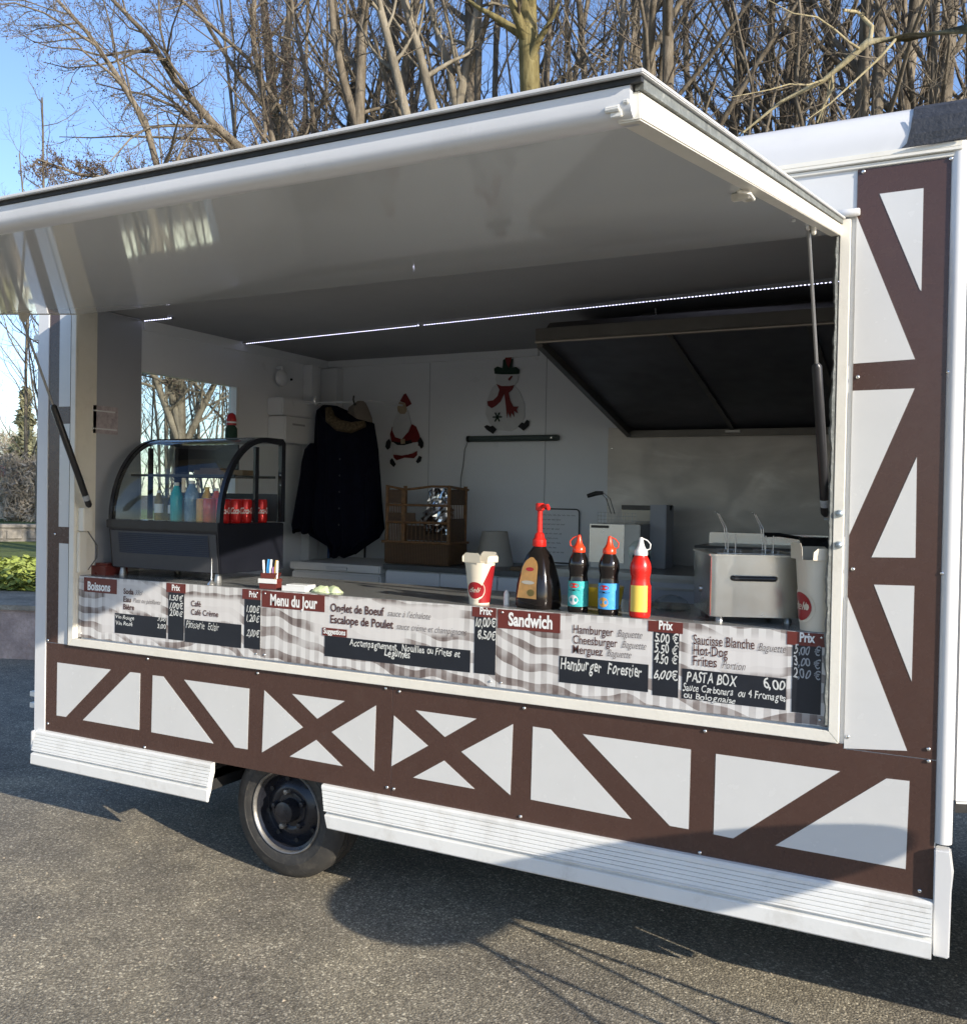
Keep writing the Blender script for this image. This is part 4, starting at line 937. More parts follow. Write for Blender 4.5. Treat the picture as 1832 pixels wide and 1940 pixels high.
for t_, z_ in (('1.50€', 1.195), ('1.00€', 1.157), ('2.00€', 1.123)):
    L(b1, t_, -3.288, -3.202, z_, 0.027, M['chalk'], 0.015, 0.15, 0.06)
L(b1, 'Café', -3.154, -3.094, 1.176, 0.026, M['textbrown'], 0.012)
L(b1, 'Café Crème', -3.153, -2.989, 1.137, 0.026, M['textbrown'], 0.012)
plate('blackboard', b1, -3.192, -2.855, 1.009, 1.113, M['board_black'])
L(b1, 'Pâtisserie  Eclair', -3.184, -2.984, 1.076, 0.034, M['chalk'], 0.0, 0.2, 0.05)
plate('header_plate', b1, -2.852, -2.748, 1.229, 1.2735, M['board_red'])
L(b1, 'Prix', -2.812, -2.767, 1.24, 0.026, M['textwhite'], 0.03)
plate('blackboard', b1, -2.838, -2.747, 1.012, 1.229, M['board_black'])
for t_, z_ in (('1.00€', 1.172), ('1.20€', 1.131), ('2,00€', 1.067)):
    L(b1, t_, -2.826, -2.749, z_, 0.030, M['chalk'], 0.012, 0.2, 0.06)
# board 2
b2 = menu_board(-2.744, -1.594, 'menu of the day board in the middle', [(-2.46, -1.75, 1.15, 1.262), (-2.46, -2.0, 1.10, 1.2)])
plate('header_plate', b2, -2.741, -2.403, 1.201, 1.272, M['board_red'])
L(b2, 'Menu du Jour', -2.693, -2.44, 1.213, 0.047, M['textwhite'], 0.032)
L(b2, 'Onglet de Boeuf', -2.371, -2.104, 1.208, 0.034, M['textbrown'], 0.018)
L(b2, "sauce à l'échalote", -2.087, -1.884, 1.209, 0.026, M['textgrey'], -0.008, 0.35)
L(b2, 'Escalope de Poulet', -2.37, -2.058, 1.159, 0.034, M['textbrown'], 0.018)
L(b2, 'sauce crème et champignons', -2.043, -1.722, 1.159, 0.026, M['textgrey'], -0.008, 0.35)
plate('blackboard', b2, -2.399, -1.705, 1.017, 1.103, M['board_black'])
plate('suggestions_tag', b2, -2.41, -2.286, 1.104, 1.137, M['board_red'], 0.0098)
L(b2, 'Suggestions', -2.404, -2.292, 1.113, 0.022, M['textwhite'], 0.03, y=0.0090)
L(b2, 'Accompagnement  Nouilles ou Frites et', -2.272, -1.749, 1.073, 0.028, M['chalk'], 0.014, 0.1, 0.06)
L(b2, 'Légumes', -2.1, -1.977, 1.046, 0.031, M['chalk'], 0.014, 0.15, 0.06)
plate('header_plate', b2, -1.7, -1.596, 1.236, 1.2735, M['board_red'])
L(b2, 'Prix', -1.666, -1.616, 1.247, 0.028, M['textwhite'], 0.032)
plate('blackboard', b2, -1.688, -1.596, 1.018, 1.236, M['board_black'])
L(b2, '10,00€', -1.684, -1.596, 1.199, 0.034, M['chalk'], 0.014, 0.15, 0.06)
L(b2, '8,50€', -1.674, -1.595, 1.153, 0.033, M['chalk'], 0.014, 0.12, 0.06)
# board 3
b3 = menu_board(-1.592, -0.396, 'sandwich menu board at the right end', [(-1.33, -0.90, 1.10, 1.255), (-0.86, -0.53, 1.12, 1.245)])
plate('header_plate', b3, -1.589, -1.332, 1.2, 1.272, M['board_red'])
L(b3, 'Sandwich', -1.544, -1.363, 1.214, 0.048, M['textwhite'], 0.034)
for t_, xe, z_, e_, xa2, xb2, z2 in (('Hamburger', -1.126, 1.206, 'Baguette', -1.11, -1.018, 1.207),
        ('Cheesburger', -1.11, 1.168, 'Baguette', -1.093, -1.003, 1.169),
        ('Merguez', -1.164, 1.132, 'Baguette', -1.148, -1.057, 1.133)):
    L(b3, t_, -1.28, xe, z_, 0.031, M['textbrown'], 0.007); L(b3, e_, xa2, xb2, z2, 0.026, M['textgrey'], -0.008, 0.4)
plate('blackboard', b3, -1.333, -0.994, 1.02, 1.117, M['board_black'])
L(b3, 'Hamburger  Forestier', -1.327, -1.017, 1.071, 0.042, M['chalk'], 0.012, 0.15, 0.05)
plate('header_plate', b3, -0.998, -0.874, 1.235, 1.2735, M['board_red'])
L(b3, 'Prix', -0.959, -0.909, 1.246, 0.030, M['textwhite'], 0.034)
plate('blackboard', b3, -0.978, -0.886, 1.012, 1.235, M['board_black'])
for t_, z_ in (('5.00 €', 1.2), ('5.50 €', 1.163), ('4.50 €', 1.128), ('6,00€', 1.072)):
    L(b3, t_, -0.974, -0.888, z_, 0.031, M['chalk'], 0.014, 0.08, 0.04)
L(b3, 'Saucisse Blanche', -0.837, -0.63, 1.204, 0.034, M['textbrown'], 0.007)
L(b3, 'Baguette', -0.618, -0.528, 1.201, 0.027, M['textgrey'], -0.008, 0.4)
L(b3, 'Hot-Dog', -0.836, -0.718, 1.168, 0.034, M['textbrown'], 0.007)
L(b3, 'Frites', -0.836, -0.754, 1.131, 0.034, M['textbrown'], 0.007)
L(b3, 'Portion', -0.736, -0.658, 1.13, 0.027, M['textgrey'], -0.008, 0.35)
plate('blackboard', b3, -0.873, -0.525, 1.012, 1.116, M['board_black'])
L(b3, 'PASTA BOX', -0.858, -0.684, 1.073, 0.036, M['chalk'], 0.012, 0.1, 0.05)
L(b3, '6,00', -0.598, -0.527, 1.078, 0.033, M['chalk'], 0.012, 0.08, 0.04)
L(b3, 'Sauce Carbonara  ou 4 Fromages', -0.87, -0.526, 1.041, 0.025, M['chalk'], 0.008, 0.12, 0.05)
L(b3, 'ou Bolognaise', -0.866, -0.689, 1.015, 0.021, M['chalk'], 0.008, 0.12, 0.05)
plate('header_plate', b3, -0.526, -0.402, 1.23, 1.2735, M['board_red'])
L(b3, 'Prix', -0.486, -0.438, 1.243, 0.030, M['textwhite'], 0.034)
plate('blackboard', b3, -0.507, -0.416, 1.009, 1.23, M['board_black'])
for t_, z_ in (('5,00 €', 1.201), ('3,00 €', 1.162), ('2,00 €', 1.124)):
    L(b3, t_, -0.504, -0.418, z_, 0.029, M['chalkdim'], 0.014, 0.1, 0.05)

tp('drawbar_locker', MB().prism([(0.075, 0.0), (0.95, 0.0), (0.95, 1.9), (0.075, 1.9)], 0.32, 0.742, 'z'), M['roofwhite'], bevel=0.01)
tp('drawbar', MB().tube([(0.9, 1.0, 0.42), (1.32, 0.95, 0.42)], 0.03, 8), M['under'])

for x_ in (-3.12, -2.30): tp('wall_seam', MB().box(x_, x_+0.004, YB-0.0015, YB-0.0003, 0.45, 2.56), M['innergrey'])
for z_ in (0.60, 1.42, 2.0): tp('splashback_screw', MB().lathe([(0.006, 0), (0.004, -0.003)], 8, 'y', (-1.87, YB-0.0045, z_)), M['chrome'])

# ================================================================= THINGS IN AND ON THE TRAILER
CT = 1.2762
def one(name, label, cat, mb, mat, loc, rz=0, group=None, **kw):
    o = mb.build(name, mat, None, **kw); o.location = loc; o.rotation_euler = (0, 0, rz); return props(o, label, cat, group)

# ---- refrigerated display case
def display_case():
    x0, x1, yf, yb, zb, zt = -3.800, -3.073, 0.10, 0.565, 1.555, 1.972
    t = thing('display_case', 'black countertop display fridge with curved glass front and drinks inside', 'display case', ((x0+x1)/2, 0.33, CT))
    W_ = dict(w=True)
    base = MB().prism([(yf+0.02, 1.318), (yf, 1.50), (yf-0.005, 1.552), (yb, 1.552), (yb, 1.318)], x0+0.004, x1-0.004, 'x').build('base', M['caseblack'], t, w=True, bevel=0.004)
    MB().prism([(yf+0.0165, 1.322), (yf-0.0035, 1.502), (yf+0.004, 1.502), (yf+0.03, 1.322)], x0+0.02, x1-0.02, 'x').build('front_panel', M['casegrey'], base)
    MB().prism([(yf-0.012, 1.515), (yf-0.012, 1.556), (yf+0.03, 1.560), (yf+0.03, 1.515)], x0-0.002, x1+0.002, 'x').build('front_ledge', M['caseblack'], base, bevel=0.003)
    for k in range(11):
        z_ = 1.395+k*0.0092; yy = yf+0.0165-(z_-1.322)*0.111-0.003
        MB().prism([(yy-0.003, z_), (yy, z_+0.0055), (yy+0.006, z_+0.0055), (yy+0.006, z_)], x0+0.075, x1-0.065, 'x').build('louver', M['louver'], base)
    for x in (x0+0.05, x1-0.05):
        for y in (yf+0.05, yb-0.05): MB().lathe([(0.018, 0), (0.018, 0.01), (0.012, 0.042)], 12, 'z', (x, y, CT)).build('foot', M['steeldark'], t, w=True)
    # curved end frames
    prof = [(yf+0.318*(1-math.cos(a)), zb+(zt-zb)*math.sin(a)) for a in [i*math.pi/2/16 for i in range(17)]]
    def arc(w_): return [(yf+w_+(0.318-w_)*(1-math.cos(a)), zb+(zt-w_-zb)*math.sin(a)) for a in [i*math.pi/2/16 for i in range(17)]]
    inn = arc(0.026)
    ring = prof+[(yb-0.02, zt), (yb, zt-0.02), (yb, zb), (yb-0.03, zb), (yb-0.03, zt-0.032)]+inn[::-1]
    for nm, xa in (('end_frame', x0), ('end_frame', x1-0.022)):
        e = MB()
        n = len(ring)
        # build as strips so the ring stays hollow
        outer = prof+[(yb-0.02, zt), (yb, zt-0.02), (yb, zb)]; inner = inn+[(yb-0.035, zt-0.030), (yb-0.03, zt-0.034), (yb-0.03, zb)]
        m = len(outer); V = [(xa, p[0], p[1]) for p in outer]+[(xa, p[0], p[1]) for p in inner]+[(xa+0.022, p[0], p[1]) for p in outer]+[(xa+0.022, p[0], p[1]) for p in inner]
        F = []
        for i in range(m-1): F += [(i, i+1, m+i+1, m+i), (2*m+i, 3*m+i, 3*m+i+1, 2*m+i+1), (i, 2*m+i, 2*m+i+1, i+1), (m+i, m+i+1, 3*m+i+1, 3*m+i)]
        F += [(0, m, 3*m, 2*m), (m-1, 3*m-1, 4*m-1, 2*m-1)]
        ef = e.add(V, F).build(nm, M['caseblack'], t, w=True, smooth='auto')
        MB().box(xa+0.004, xa+0.018, yf+0.245, yf+0.27, zb, zt-0.05).build('mullion', M['caseblack'], ef)
    gp = arc(0.004)
    V = [(x, p[0], p[1]) for x in (x0+0.022, x1-0.022) for p in gp]; m = len(gp)
    MB().add(V, [(i, i+1, m+i+1, m+i) for i in range(m-1)]).build('curved_glass', M['glass_curved'], t, w=True, smooth=True)
    V = [(x1-0.008, p[0], p[1]) for p in [(yf+0.03, zb+0.004)]+arc(0.02)[1:]+[(yb-0.03, zt-0.03), (yb-0.03, zb+0.004)]]
    MB().add(V, [tuple(range(len(V)))]).build('side_glass', M['glass'], t, w=True, fix=False)
    V = [(x0+0.008, v[1], v[2]) for v in V]
    MB().add(V, [tuple(range(len(V)))]).build('side_glass', M['glass'], t, w=True, fix=False)
    MB().box(x0+0.02, x1-0.02, yf+0.30, yb, zt-0.022, zt).build('top_panel', M['caseblack'], t, w=True, bevel=0.003)
    MB().box(x0+0.03, x1-0.03, yb-0.028, yb-0.022, zb, zb+0.14).build('rear_door', M['casegrey'], t, w=True)
    MB().box(x0+0.10, x1-0.22, yf+0.36, yf+0.37, zt-0.17, zt-0.03).box(x0+0.10, x0+0.17, yf+0.36, yf+0.37, zt-0.20, zt-0.03).build('rear_panel', M['caseblack'], t, w=True)
    MB().box(x0+0.022, x1-0.022, yf+0.12, yb-0.05, 1.775, 1.781).build('shelf', M['glass'], t, w=True)
    MB().box(x0+0.022, x1-0.022, yf+0.118, yf+0.128, 1.772, 1.784).box(x0+0.022, x1-0.022, yb-0.06, yb-0.05, 1.772, 1.784).build('shelf_edge', M['black'], t, w=True)
    for k in range(2): MB().lathe([(0.004, 0), (0.004, 0.004)], 8, 'x', (x1-0.0005, yb-0.04, 1.77+0.05*k-0.03)).build('screw', M['chrome'], t, w=True)
display_case()
def bottle_mb(r, h, neck=0.35): return MB().lathe([(r*0.9, 0), (r, h*0.03), (r, h*(1-neck)), (r*0.9, h*(1-neck*0.8)), (r*neck*1.1, h*0.9), (r*neck, h*0.93), (r*neck*1.1, h*0.935), (r*neck*1.1, h)], 20)
DR = 'drinks standing in the display case'
def drink(x, y, label, mat, r, h, kind='bottle', cap=None, band=None):
    o = thing('drinks_'+kind, label, kind, (x, y, 1.5535), 0, DR)
    if kind == 'can':
        MB().lathe([(r*0.85, 0), (r, 0.006), (r, h-0.010), (r*0.88, h-0.001)], 22).build('body', mat, o, smooth='auto')
        MB().lathe([(r*0.88, h-0.001), (r*0.86, h), (r*0.84, h-0.003), (0.002, h-0.003)], 22).build('lid', M['tin'], o)
    else:
        MB().lathe([(r*0.9, 0), (r, h*0.03), (r, h*0.62), (r*0.9, h*0.72), (r*0.42, h*0.90), (r*0.40, h*0.92)], 20).build('body', mat, o, smooth='auto')
        MB().lathe([(r*0.45, h*0.92), (r*0.45, h)], 14).build('cap', cap or M['whiteplastic'], o)
    if band: MB().lathe([(r*1.01, h*0.25), (r*1.01, h*0.55)], 20).build('label', band, o)
    return o
drink(-3.615, 0.25, 'small bottle with white label, leftmost in the display case', M['olive'], 0.022, 0.15, band=M['whiteplastic'])
drink(-3.545, 0.27, 'slim bottle with white label beside the teal bottles', M['caseblack'], 0.020, 0.14, band=M['whiteplastic'])
drink(-3.485, 0.24, 'left teal drinks bottle in the display case', M['teal'], 0.030, 0.19)
drink(-3.425, 0.29, 'right teal drinks bottle in the display case', M['teal'], 0.028, 0.185, band=M['lab_teal'])
drink(-3.365, 0.22, 'clear blue water bottle in the middle of the display case', M['water'], 0.034, 0.20, band=M['glass'])
drink(-3.305, 0.26, 'orange yellow juice bottle in the display case', M['juice'], 0.027, 0.17, cap=M['lab_yellow'])
drink(-3.245, 0.26, 'reddish peach drinks bottle in the display case', M['peach'], 0.027, 0.165)
drink(-3.200, 0.31, 'green drinks can behind the white can', M['lime'], 0.027, 0.11, 'can')
drink(-3.172, 0.22, 'pale silver drinks can in the display case', M['tin'], 0.029, 0.115, 'can')
drink(-3.650, 0.33, 'brown drinks can at the far left of the display case', M['olive'], 0.030, 0.115, 'can')
drink(-3.585, 0.36, 'white drinks can behind the slim bottle', M['whiteplastic'], 0.030, 0.115, 'can')
drink(-3.515, 0.37, 'dark green drinks can behind the teal bottles', M['green'], 0.030, 0.115, 'can')
drink(-3.330, 0.34, 'yellow drinks can behind the juice bottle', M['lab_yellow'], 0.030, 0.115, 'can')
drink(-3.275, 0.20, 'orange drinks can in front of the juice bottles', M['lab_orange'], 0.030, 0.115, 'can')
drink(-3.222, 0.19, 'red and brown drinks can left of the silver can', M['peach'], 0.030, 0.115, 'can')
drink(-3.250, 0.36, 'blue drinks can behind the peach bottle', M['lab_blue'], 0.030, 0.115, 'can')
CX = [(-3.135, 0.185, 'left one of the red cans seen through the curved glass'), (-3.128, 0.262, 'red can nearest the glass side, left of the mullion'), (-3.125, 0.330, 'second red can behind the side glass'), (-3.118, 0.435, 'rearmost red can, right of the mullion'), (-3.195, 0.40, 'red can hidden deepest among the red cans')]
for i, (x, y, lab) in enumerate(CX):
    c = drink(x, y, lab, M['cola'], 0.0325, 0.115, 'can')
    me = text_mesh('Coca-Cola', 0.02, 0.35); co = np.empty(len(me.vertices)*3); me.vertices.foreach_get('co', co); co = co.reshape(-1, 3)
    u = (co[:, 0]-co[:, 0].min())/(co[:, 0].max()-co[:, 0].min()); a = -1.45+u*2.5; v = co[:, 1]*0.042
    co2 = np.stack([0.0332*np.cos(a), 0.0332*np.sin(a), 0.045+v], 1); me.vertices.foreach_set('co', co2.reshape(-1))
    link('lettering', me, M['textwhite'], c)
# cardboard tray on the shelf
one('cardboard_tray', 'brown cardboard tray lying on the glass shelf of the display case', 'tray', MB().box(-0.16, 0.16, -0.06, 0.06, 0, 0.025).box(-0.13, 0.0, -0.05, 0.03, 0.025, 0.035), M['wood'], (-3.33, 0.42, 1.785))
# bottle on top of the case
t = thing('sauce_bottle', 'small dark bottle with red cap standing on top of the display case', 'bottle', (-3.375, 0.50, 1.9725))
MB().lathe([(0.030, 0), (0.031, 0.02), (0.030, 0.055), (0.018, 0.072)], 20).build('body', M['green'], t, smooth='auto')
MB().lathe([(0.026, 0.072), (0.026, 0.10), (0.02, 0.125), (0.008, 0.135)], 16).build('cap', M['darkred'], t, smooth='auto')
MB().lathe([(0.0265, 0.082), (0.0265, 0.09)], 16).build('label', M['decowhite'], t)

# ---- pen holder with pens
ph = thing('pen_holder', 'dark red desk organiser with white front label on the counter', 'pen holder', (-2.735, 0.060, CT), R(6))
MB().box(-0.045, 0.045, -0.022, 0.022, 0, 0.030).build('base', M['board_red'], ph, bevel=0.002)
MB().box(-0.047, 0.047, -0.026, -0.0225, 0.026, 0.046).build('label', M['whiteplastic'], ph)
MB().box(-0.045, 0.045, -0.020, 0.022, 0.031, 0.046).prism([(-0.038, 0.047), (0.030, 0.047), (0.046, 0.072), (-0.040, 0.070)], -0.018, -0.014).prism([(-0.038, 0.047), (0.030, 0.047), (0.046, 0.072), (-0.040, 0.070)], 0.012, 0.018).build('cup', M['board_red'], ph)
for k, (dx, lean, h, mt, lab) in enumerate(((-0.034, -0.10, 0.125, 'whiteplastic', 'leftmost white pen in the red holder'), (-0.018, 0.05, 0.130, 'penblue', 'bright blue pen in the red holder'), (-0.010, 0.10, 0.128, 'penblue', 'second blue pen, right of the bright blue one'), (-0.001, 0.05, 0.130, 'whiteplastic', 'white pen right of the blue pens'),
                                         (0.018, 0.02, 0.098, 'penpurple', 'short purple pen in the red holder'), (0.030, 0.04, 0.128, 'penyellow', 'yellow pen in the red holder'), (0.040, 0.0, 0.126, 'whiteplastic', 'rightmost white pen in the red holder'))):
    one('pen', lab, 'pen', MB().tube([(0, 0, 0.047), (lean*0.05, 0, 0.09), (lean*0.1, 0.002, h)], [0.004, 0.0062, 0.005], 8), M[mt], (-2.735+dx, 0.060-0.001*k, CT), 0, 'pens in the red holder', smooth='auto')
one('card_stack', 'stack of white cards lying beside the pen holder', 'cards', MB().box(-0.065, 0.055, -0.04, 0.04, 0, 0.022).box(-0.05, 0.06, -0.03, 0.03, 0.0225, 0.028), M['whiteplastic'], (-2.585, 0.075, CT), R(4))
for i, (x, y, r_, lab) in enumerate(((-2.470, 0.085, 12, 'left green and white snack packet on the counter'), (-2.425, 0.10, -20, 'right green and white snack packet with a folded end'))):
    s = MB(); V = []; F = []
    for a in range(9):
        for b_ in range(5):
            u, v = a/8-0.5, b_/4-0.5; e = (1-abs(2*u)**3)*(1-abs(2*v)**3); V.append((u*0.085, v*0.05, 0.004+0.024*e+0.003*math.sin(u*30+i)))
    F = [(a*5+b_, a*5+b_+1, a*5+b_+6, a*5+b_+5) for a in range(8) for b_ in range(4)]
    one('snack_packet', lab, 'packet', MB().add(V, F).box(-0.042, 0.042, -0.025, 0.025, 0, 0.004), M['lime'], (x, y, CT), R(r_), 'snack packets', smooth=True)
one('spike_stand', 'small silver receipt spike on the counter edge in front of the display case', 'spike', MB().lathe([(0.020, 0), (0.018, 0.006), (0.006, 0.018), (0.0025, 0.03), (0.0018, 0.12)], 14), M['chrome'], (-3.065, 0.045, CT), smooth='auto')
one('red_tray', 'low dark red tray between the left jamb and the display case', 'tray', MB().box(-0.05, 0.05, -0.07, 0.07, 0, 0.045).box(-0.04, 0.04, -0.05, 0.05, 0.045, 0.058), M['board_red'], (-3.855, 0.16, CT))

# ---- pasta boxes
def pasta_box(loc, h, r0, r1, rz, label, red=True):
    t = thing('noodle_box', label, 'carton', loc, rz)
    n = 32
    def sq(r, z, k=0.35):
        out = []
        for i in range(n):
            a = 2*math.pi*i/n; c, s = math.cos(a), math.sin(a); q = (abs(c)**(2/(2-1.4*k*z))+abs(s)**(2/(2-1.4*k*z)))if False else 1
            e = 1+k*z*(1/max(abs(c), abs(s))-1)*0.8; out.append((r*c*e, r*s*e, z*h))
        return out
    V = []; m = 7
    for j in range(m): f = j/(m-1); V += sq(r0+(r1-r0)*f, f)
    F = [(j*n+i, j*n+(i+1) % n, (j+1)*n+(i+1) % n, (j+1)*n+i) for j in range(m-1) for i in range(n)]+[tuple(range(n-1, -1, -1))]
    body = MB().add(V, F).build('body', M['card'], t, smooth='auto')
    for k in range(4):
        a = k*math.pi/2; c, s = math.cos(a), math.sin(a); w = r1*0.72; fl = h*(0.24 if k % 2 else 0.17); out_ = 0.003 if k != 1 else 0.010
        pts = [(-w, 0), (w, 0), (w*0.98, fl*0.7), (w*0.75, fl), (-w*0.75, fl), (-w*0.98, fl*0.7)]
        V = []
        for th in (0, 0.0012):
            for (u, v) in pts:
                rr = r1*1.03+out_*v/fl+th; V.append((c*rr-s*u, s*rr+c*u, h+v*0.96))
        m_ = len(pts); F = [tuple(range(m_-1, -1, -1)), tuple(range(m_, 2*m_))]+[(i, (i+1) % m_, m_+(i+1) % m_, m_+i) for i in range(m_)]
        MB().add(V, F).build('flap', M['card'], t)
    # printed red sweep on the sides, following the wall
    def on(a, f, off):
        z = f; r = r0+(r1-r0)*f; c, s = math.cos(a), math.sin(a); e = 1+0.35*z*(1/max(abs(c), abs(s))-1)*0.8
        return ((r*e+off)*c, (r*e+off)*s, f*h)
    V = []; F = []; nn = 14; mm = 10
    for i in range(nn+1):
        u = i/nn; a = -1.05+u*2.1
        top = 0.30+0.62*min(1, u*2.2) if red else 0.06+0.0*u
        for j in range(mm+1): V.append(on(a, 0.04+(top-0.04)*j/mm, 0.0011))
    F = [(i*(mm+1)+j, i*(mm+1)+j+1, (i+1)*(mm+1)+j+1, (i+1)*(mm+1)+j) for i in range(nn) for j in range(mm)]
    if red: MB().add(V, F).build('red_print', M['darkred'], t, fix=False)
    def disc(name, a0, f0, rad, off, mat):
        V = [on(a0, f0, off)]; k_ = 28
        rm = r0+(r1-r0)*f0
        for i in range(k_): th = 2*math.pi*i/k_; V.append(on(a0+rad*math.cos(th)/rm, f0+rad*math.sin(th)/h, off))
        MB().add(V, [(0, 1+i, 1+(i+1) % k_) for i in range(k_)]).build(name, mat, t, fix=False)
    a0, f0 = -1.42, 0.34; rad = h*0.20
    disc('logo_ring', a0, f0, rad*1.22, 0.0022, M['card']); disc('logo', a0, f0, rad, 0.0030, M['darkred'])
    me = text_mesh('deli', 0.0, 0.35); co = np.empty(len(me.vertices)*3); me.vertices.foreach_get('co', co); co = co.reshape(-1, 3); rm = r0+(r1-r0)*f0
    u = (co[:, 0]-co[:, 0].min())/(co[:, 0].max()-co[:, 0].min())-0.5; out = []
    for uu, vv in zip(u, co[:, 1]): out.append(on(a0+uu*rad*1.35/rm, f0-0.045+vv*rad*0.85/h, 0.0040))
    me.vertices.foreach_set('co', np.array(out).reshape(-1)); link('lettering', me, M['card'], t)
    return t
pasta_box((-1.715, 0.10, CT), 0.165, 0.040, 0.055, R(-6), 'cream noodle carton with red round logo beside the big sauce pump bottle')
pasta_box((-0.435, 0.085, CT), 0.235, 0.062, 0.078, R(-62), 'larger cream noodle carton half hidden by the right window frame', False)

# ---- big pump bottle
def pump_bottle():
    t = thing('pump_bottle', 'large black sauce bottle with orange label and red pump', 'pump bottle', (-1.468, 0.115, CT), R(-16))
    secs = [(0, 0.074, 0.062), (0.008, 0.080, 0.068), (0.04, 0.081, 0.069), (0.09, 0.077, 0.064), (0.15, 0.063, 0.052), (0.20, 0.045, 0.040), (0.225, 0.030, 0.030), (0.235, 0.024, 0.024), (0.248, 0.023, 0.023)]
    n = 36; V = []
    def sec(z, a, b, e):
        return [(a*math.copysign(abs(math.cos(2*math.pi*i/n))**e, math.cos(2*math.pi*i/n)), b*math.copysign(abs(math.sin(2*math.pi*i/n))**e, math.sin(2*math.pi*i/n)), z) for i in range(n)]
    for z, a, b_ in secs: V += sec(z, a, b_, 0.55 if z < 0.21 else 1.0)
    m = len(secs); F = [(j*n+i, j*n+(i+1) % n, (j+1)*n+(i+1) % n, (j+1)*n+i) for j in range(m-1) for i in range(n)]+[tuple(range(n-1, -1, -1)), tuple(range((m-1)*n, m*n))]
    MB().add(V, F).build('body', M['saucedark'], t, smooth='auto')
    def fy(z):
        for (z0, a0, b0), (z1, a1, b1) in zip(secs, secs[1:]):
            if z0 <= z <= z1: return -(b0+(b1-b0)*(z-z0)/(z1-z0))
    V = []; rows_ = 12
    for j in range(rows_+1):
        z = 0.040+0.155*j/rows_; f = j/rows_; w = 0.047*(1-0.30*f)*(1 if f < 0.72 else math.sqrt(max(0, 1-((f-0.72)/0.285)**2)))+0.001
        for u in (-1, -0.5, 0, 0.5, 1): V.append((u*w, fy(z)-0.0009, z))
    lab = MB().add(V, [(j*5+i, j*5+i+1, (j+1)*5+i+1, (j+1)*5+i) for j in range(rows_) for i in range(4)]).build('label', M['lab_orange'], t, fix=False)
    def oval(name, cx_, cz_, rx, rz_, off, mat):
        V = [(cx_, fy(cz_)-off, cz_)]+[(cx_+rx*math.cos(k*0.2618), fy(cz_+rz_*math.sin(k*0.2618))-off, cz_+rz_*math.sin(k*0.2618)) for k in range(24)]
        MB().add(V, [(0, 1+i, 1+(i+1) % 24) for i in range(24)]).build(name, mat, lab, fix=False)
    oval('red_badge', 0.0, 0.150, 0.020, 0.0075, 0.0016, M['red']); oval('pale_band', 0.0, 0.100, 0.032, 0.007, 0.0016, M['card']); oval('food_picture', 0.018, 0.062, 0.018, 0.013, 0.0016, M['olive'])
    p = MB().lathe([(0.026, 0.236), (0.027, 0.24), (0.026, 0.262), (0.020, 0.268), (0.018, 0.282), (0.0105, 0.290), (0.010, 0.372), (0.017, 0.375), (0.0175, 0.398), (0.014, 0.402)], 22)
    p.tube([(0, 0, 0.389), (0.030, -0.01, 0.391), (0.052, -0.018, 0.392), (0.056, -0.019, 0.384), (0.056, -0.019, 0.376)], [0.009, 0.008, 0.008, 0.008, 0.006], 10)
    p.build('pump', M['red'], t, smooth='auto')
pump_bottle()

# ---- squeeze bottles
def squeeze(loc, rz, label, body, capm, labm, backm, foot=None):
    t = thing('squeeze_bottle', label, 'sauce bottle', loc, rz, 'squeeze sauce bottles on the counter')
    pr = [(0.034, 0), (0.0375, 0.005), (0.038, 0.02), (0.0375, 0.10), (0.036, 0.115), (0.0335, 0.130), (0.0335, 0.145), (0.037, 0.163), (0.038, 0.178), (0.035, 0.195), (0.027, 0.212), (0.022, 0.222), (0.0215, 0.232)]
    MB().lathe(pr, 32).build('body', body, t, smooth=True)
    c = MB().lathe([(0.0235, 0.222), (0.0245, 0.226), (0.0235, 0.240), (0.018, 0.246), (0.0125, 0.256), (0.0085, 0.272), (0.0065, 0.284), (0.0045, 0.287)], 20)
    c.build('cap', capm, t, smooth='auto')
    sgn = -1 if 'left' in label else 1
    MB().tube([(sgn*0.018, 0, 0.240), (sgn*0.032, 0, 0.246), (sgn*0.034, 0, 0.262), (sgn*0.022, 0, 0.276), (sgn*0.005, 0, 0.283)], 0.0022, 8).build('cap_strap', capm, t, smooth='auto')
    def arcp(name, a0, a1, z0, z1, mat, off=0.0006):
        V = []; n = 16
        for i in range(n+1):
            a = a0+(a1-a0)*i/n
            for z in (z0, z1): V.append(((0.0380+off)*math.cos(a), (0.0380+off)*math.sin(a), z))
        return MB().add(V, [(2*i, 2*i+2, 2*i+3, 2*i+1) for i in range(n)]).build(name, mat, t, smooth=True, fix=False)
    l = arcp('label', -2.75, -0.95, 0.022, 0.116, labm); arcp('label_back', -0.95, 0.3, 0.022, 0.116, backm)
    def oval(name, a0, z0, w, h_, mat, off=0.0012):
        V = [((0.038+off)*math.cos(a0), (0.038+off)*math.sin(a0), z0)]+[((0.038+off)*math.cos(a0+w/0.038*math.cos(k*0.3142)), (0.038+off)*math.sin(a0+w/0.038*math.cos(k*0.3142)), z0+h_*math.sin(k*0.3142)) for k in range(20)]
        MB().add(V, [(0, 1+i, 1+(i+1) % 20) for i in range(20)]).build(name, mat, l, fix=False)
    if labm is not M['lab_yellow']:
        oval('red_badge', -1.85, 0.100, 0.019, 0.009, M['red']); oval('name_band', -1.85, 0.083, 0.022, 0.003, M['caseblack'])
        oval('food_picture', -1.9, 0.047, 0.019, 0.018, M['lab_orange' if labm is M['lab_blue'] else 'whiteplastic'])
    return t
squeeze((-1.293, 0.085, CT), R(12), 'black squeeze bottle with teal label, left of the blue labelled one', M['saucedark'], M['redorange'], M['lab_teal'], M['lab_teal'])
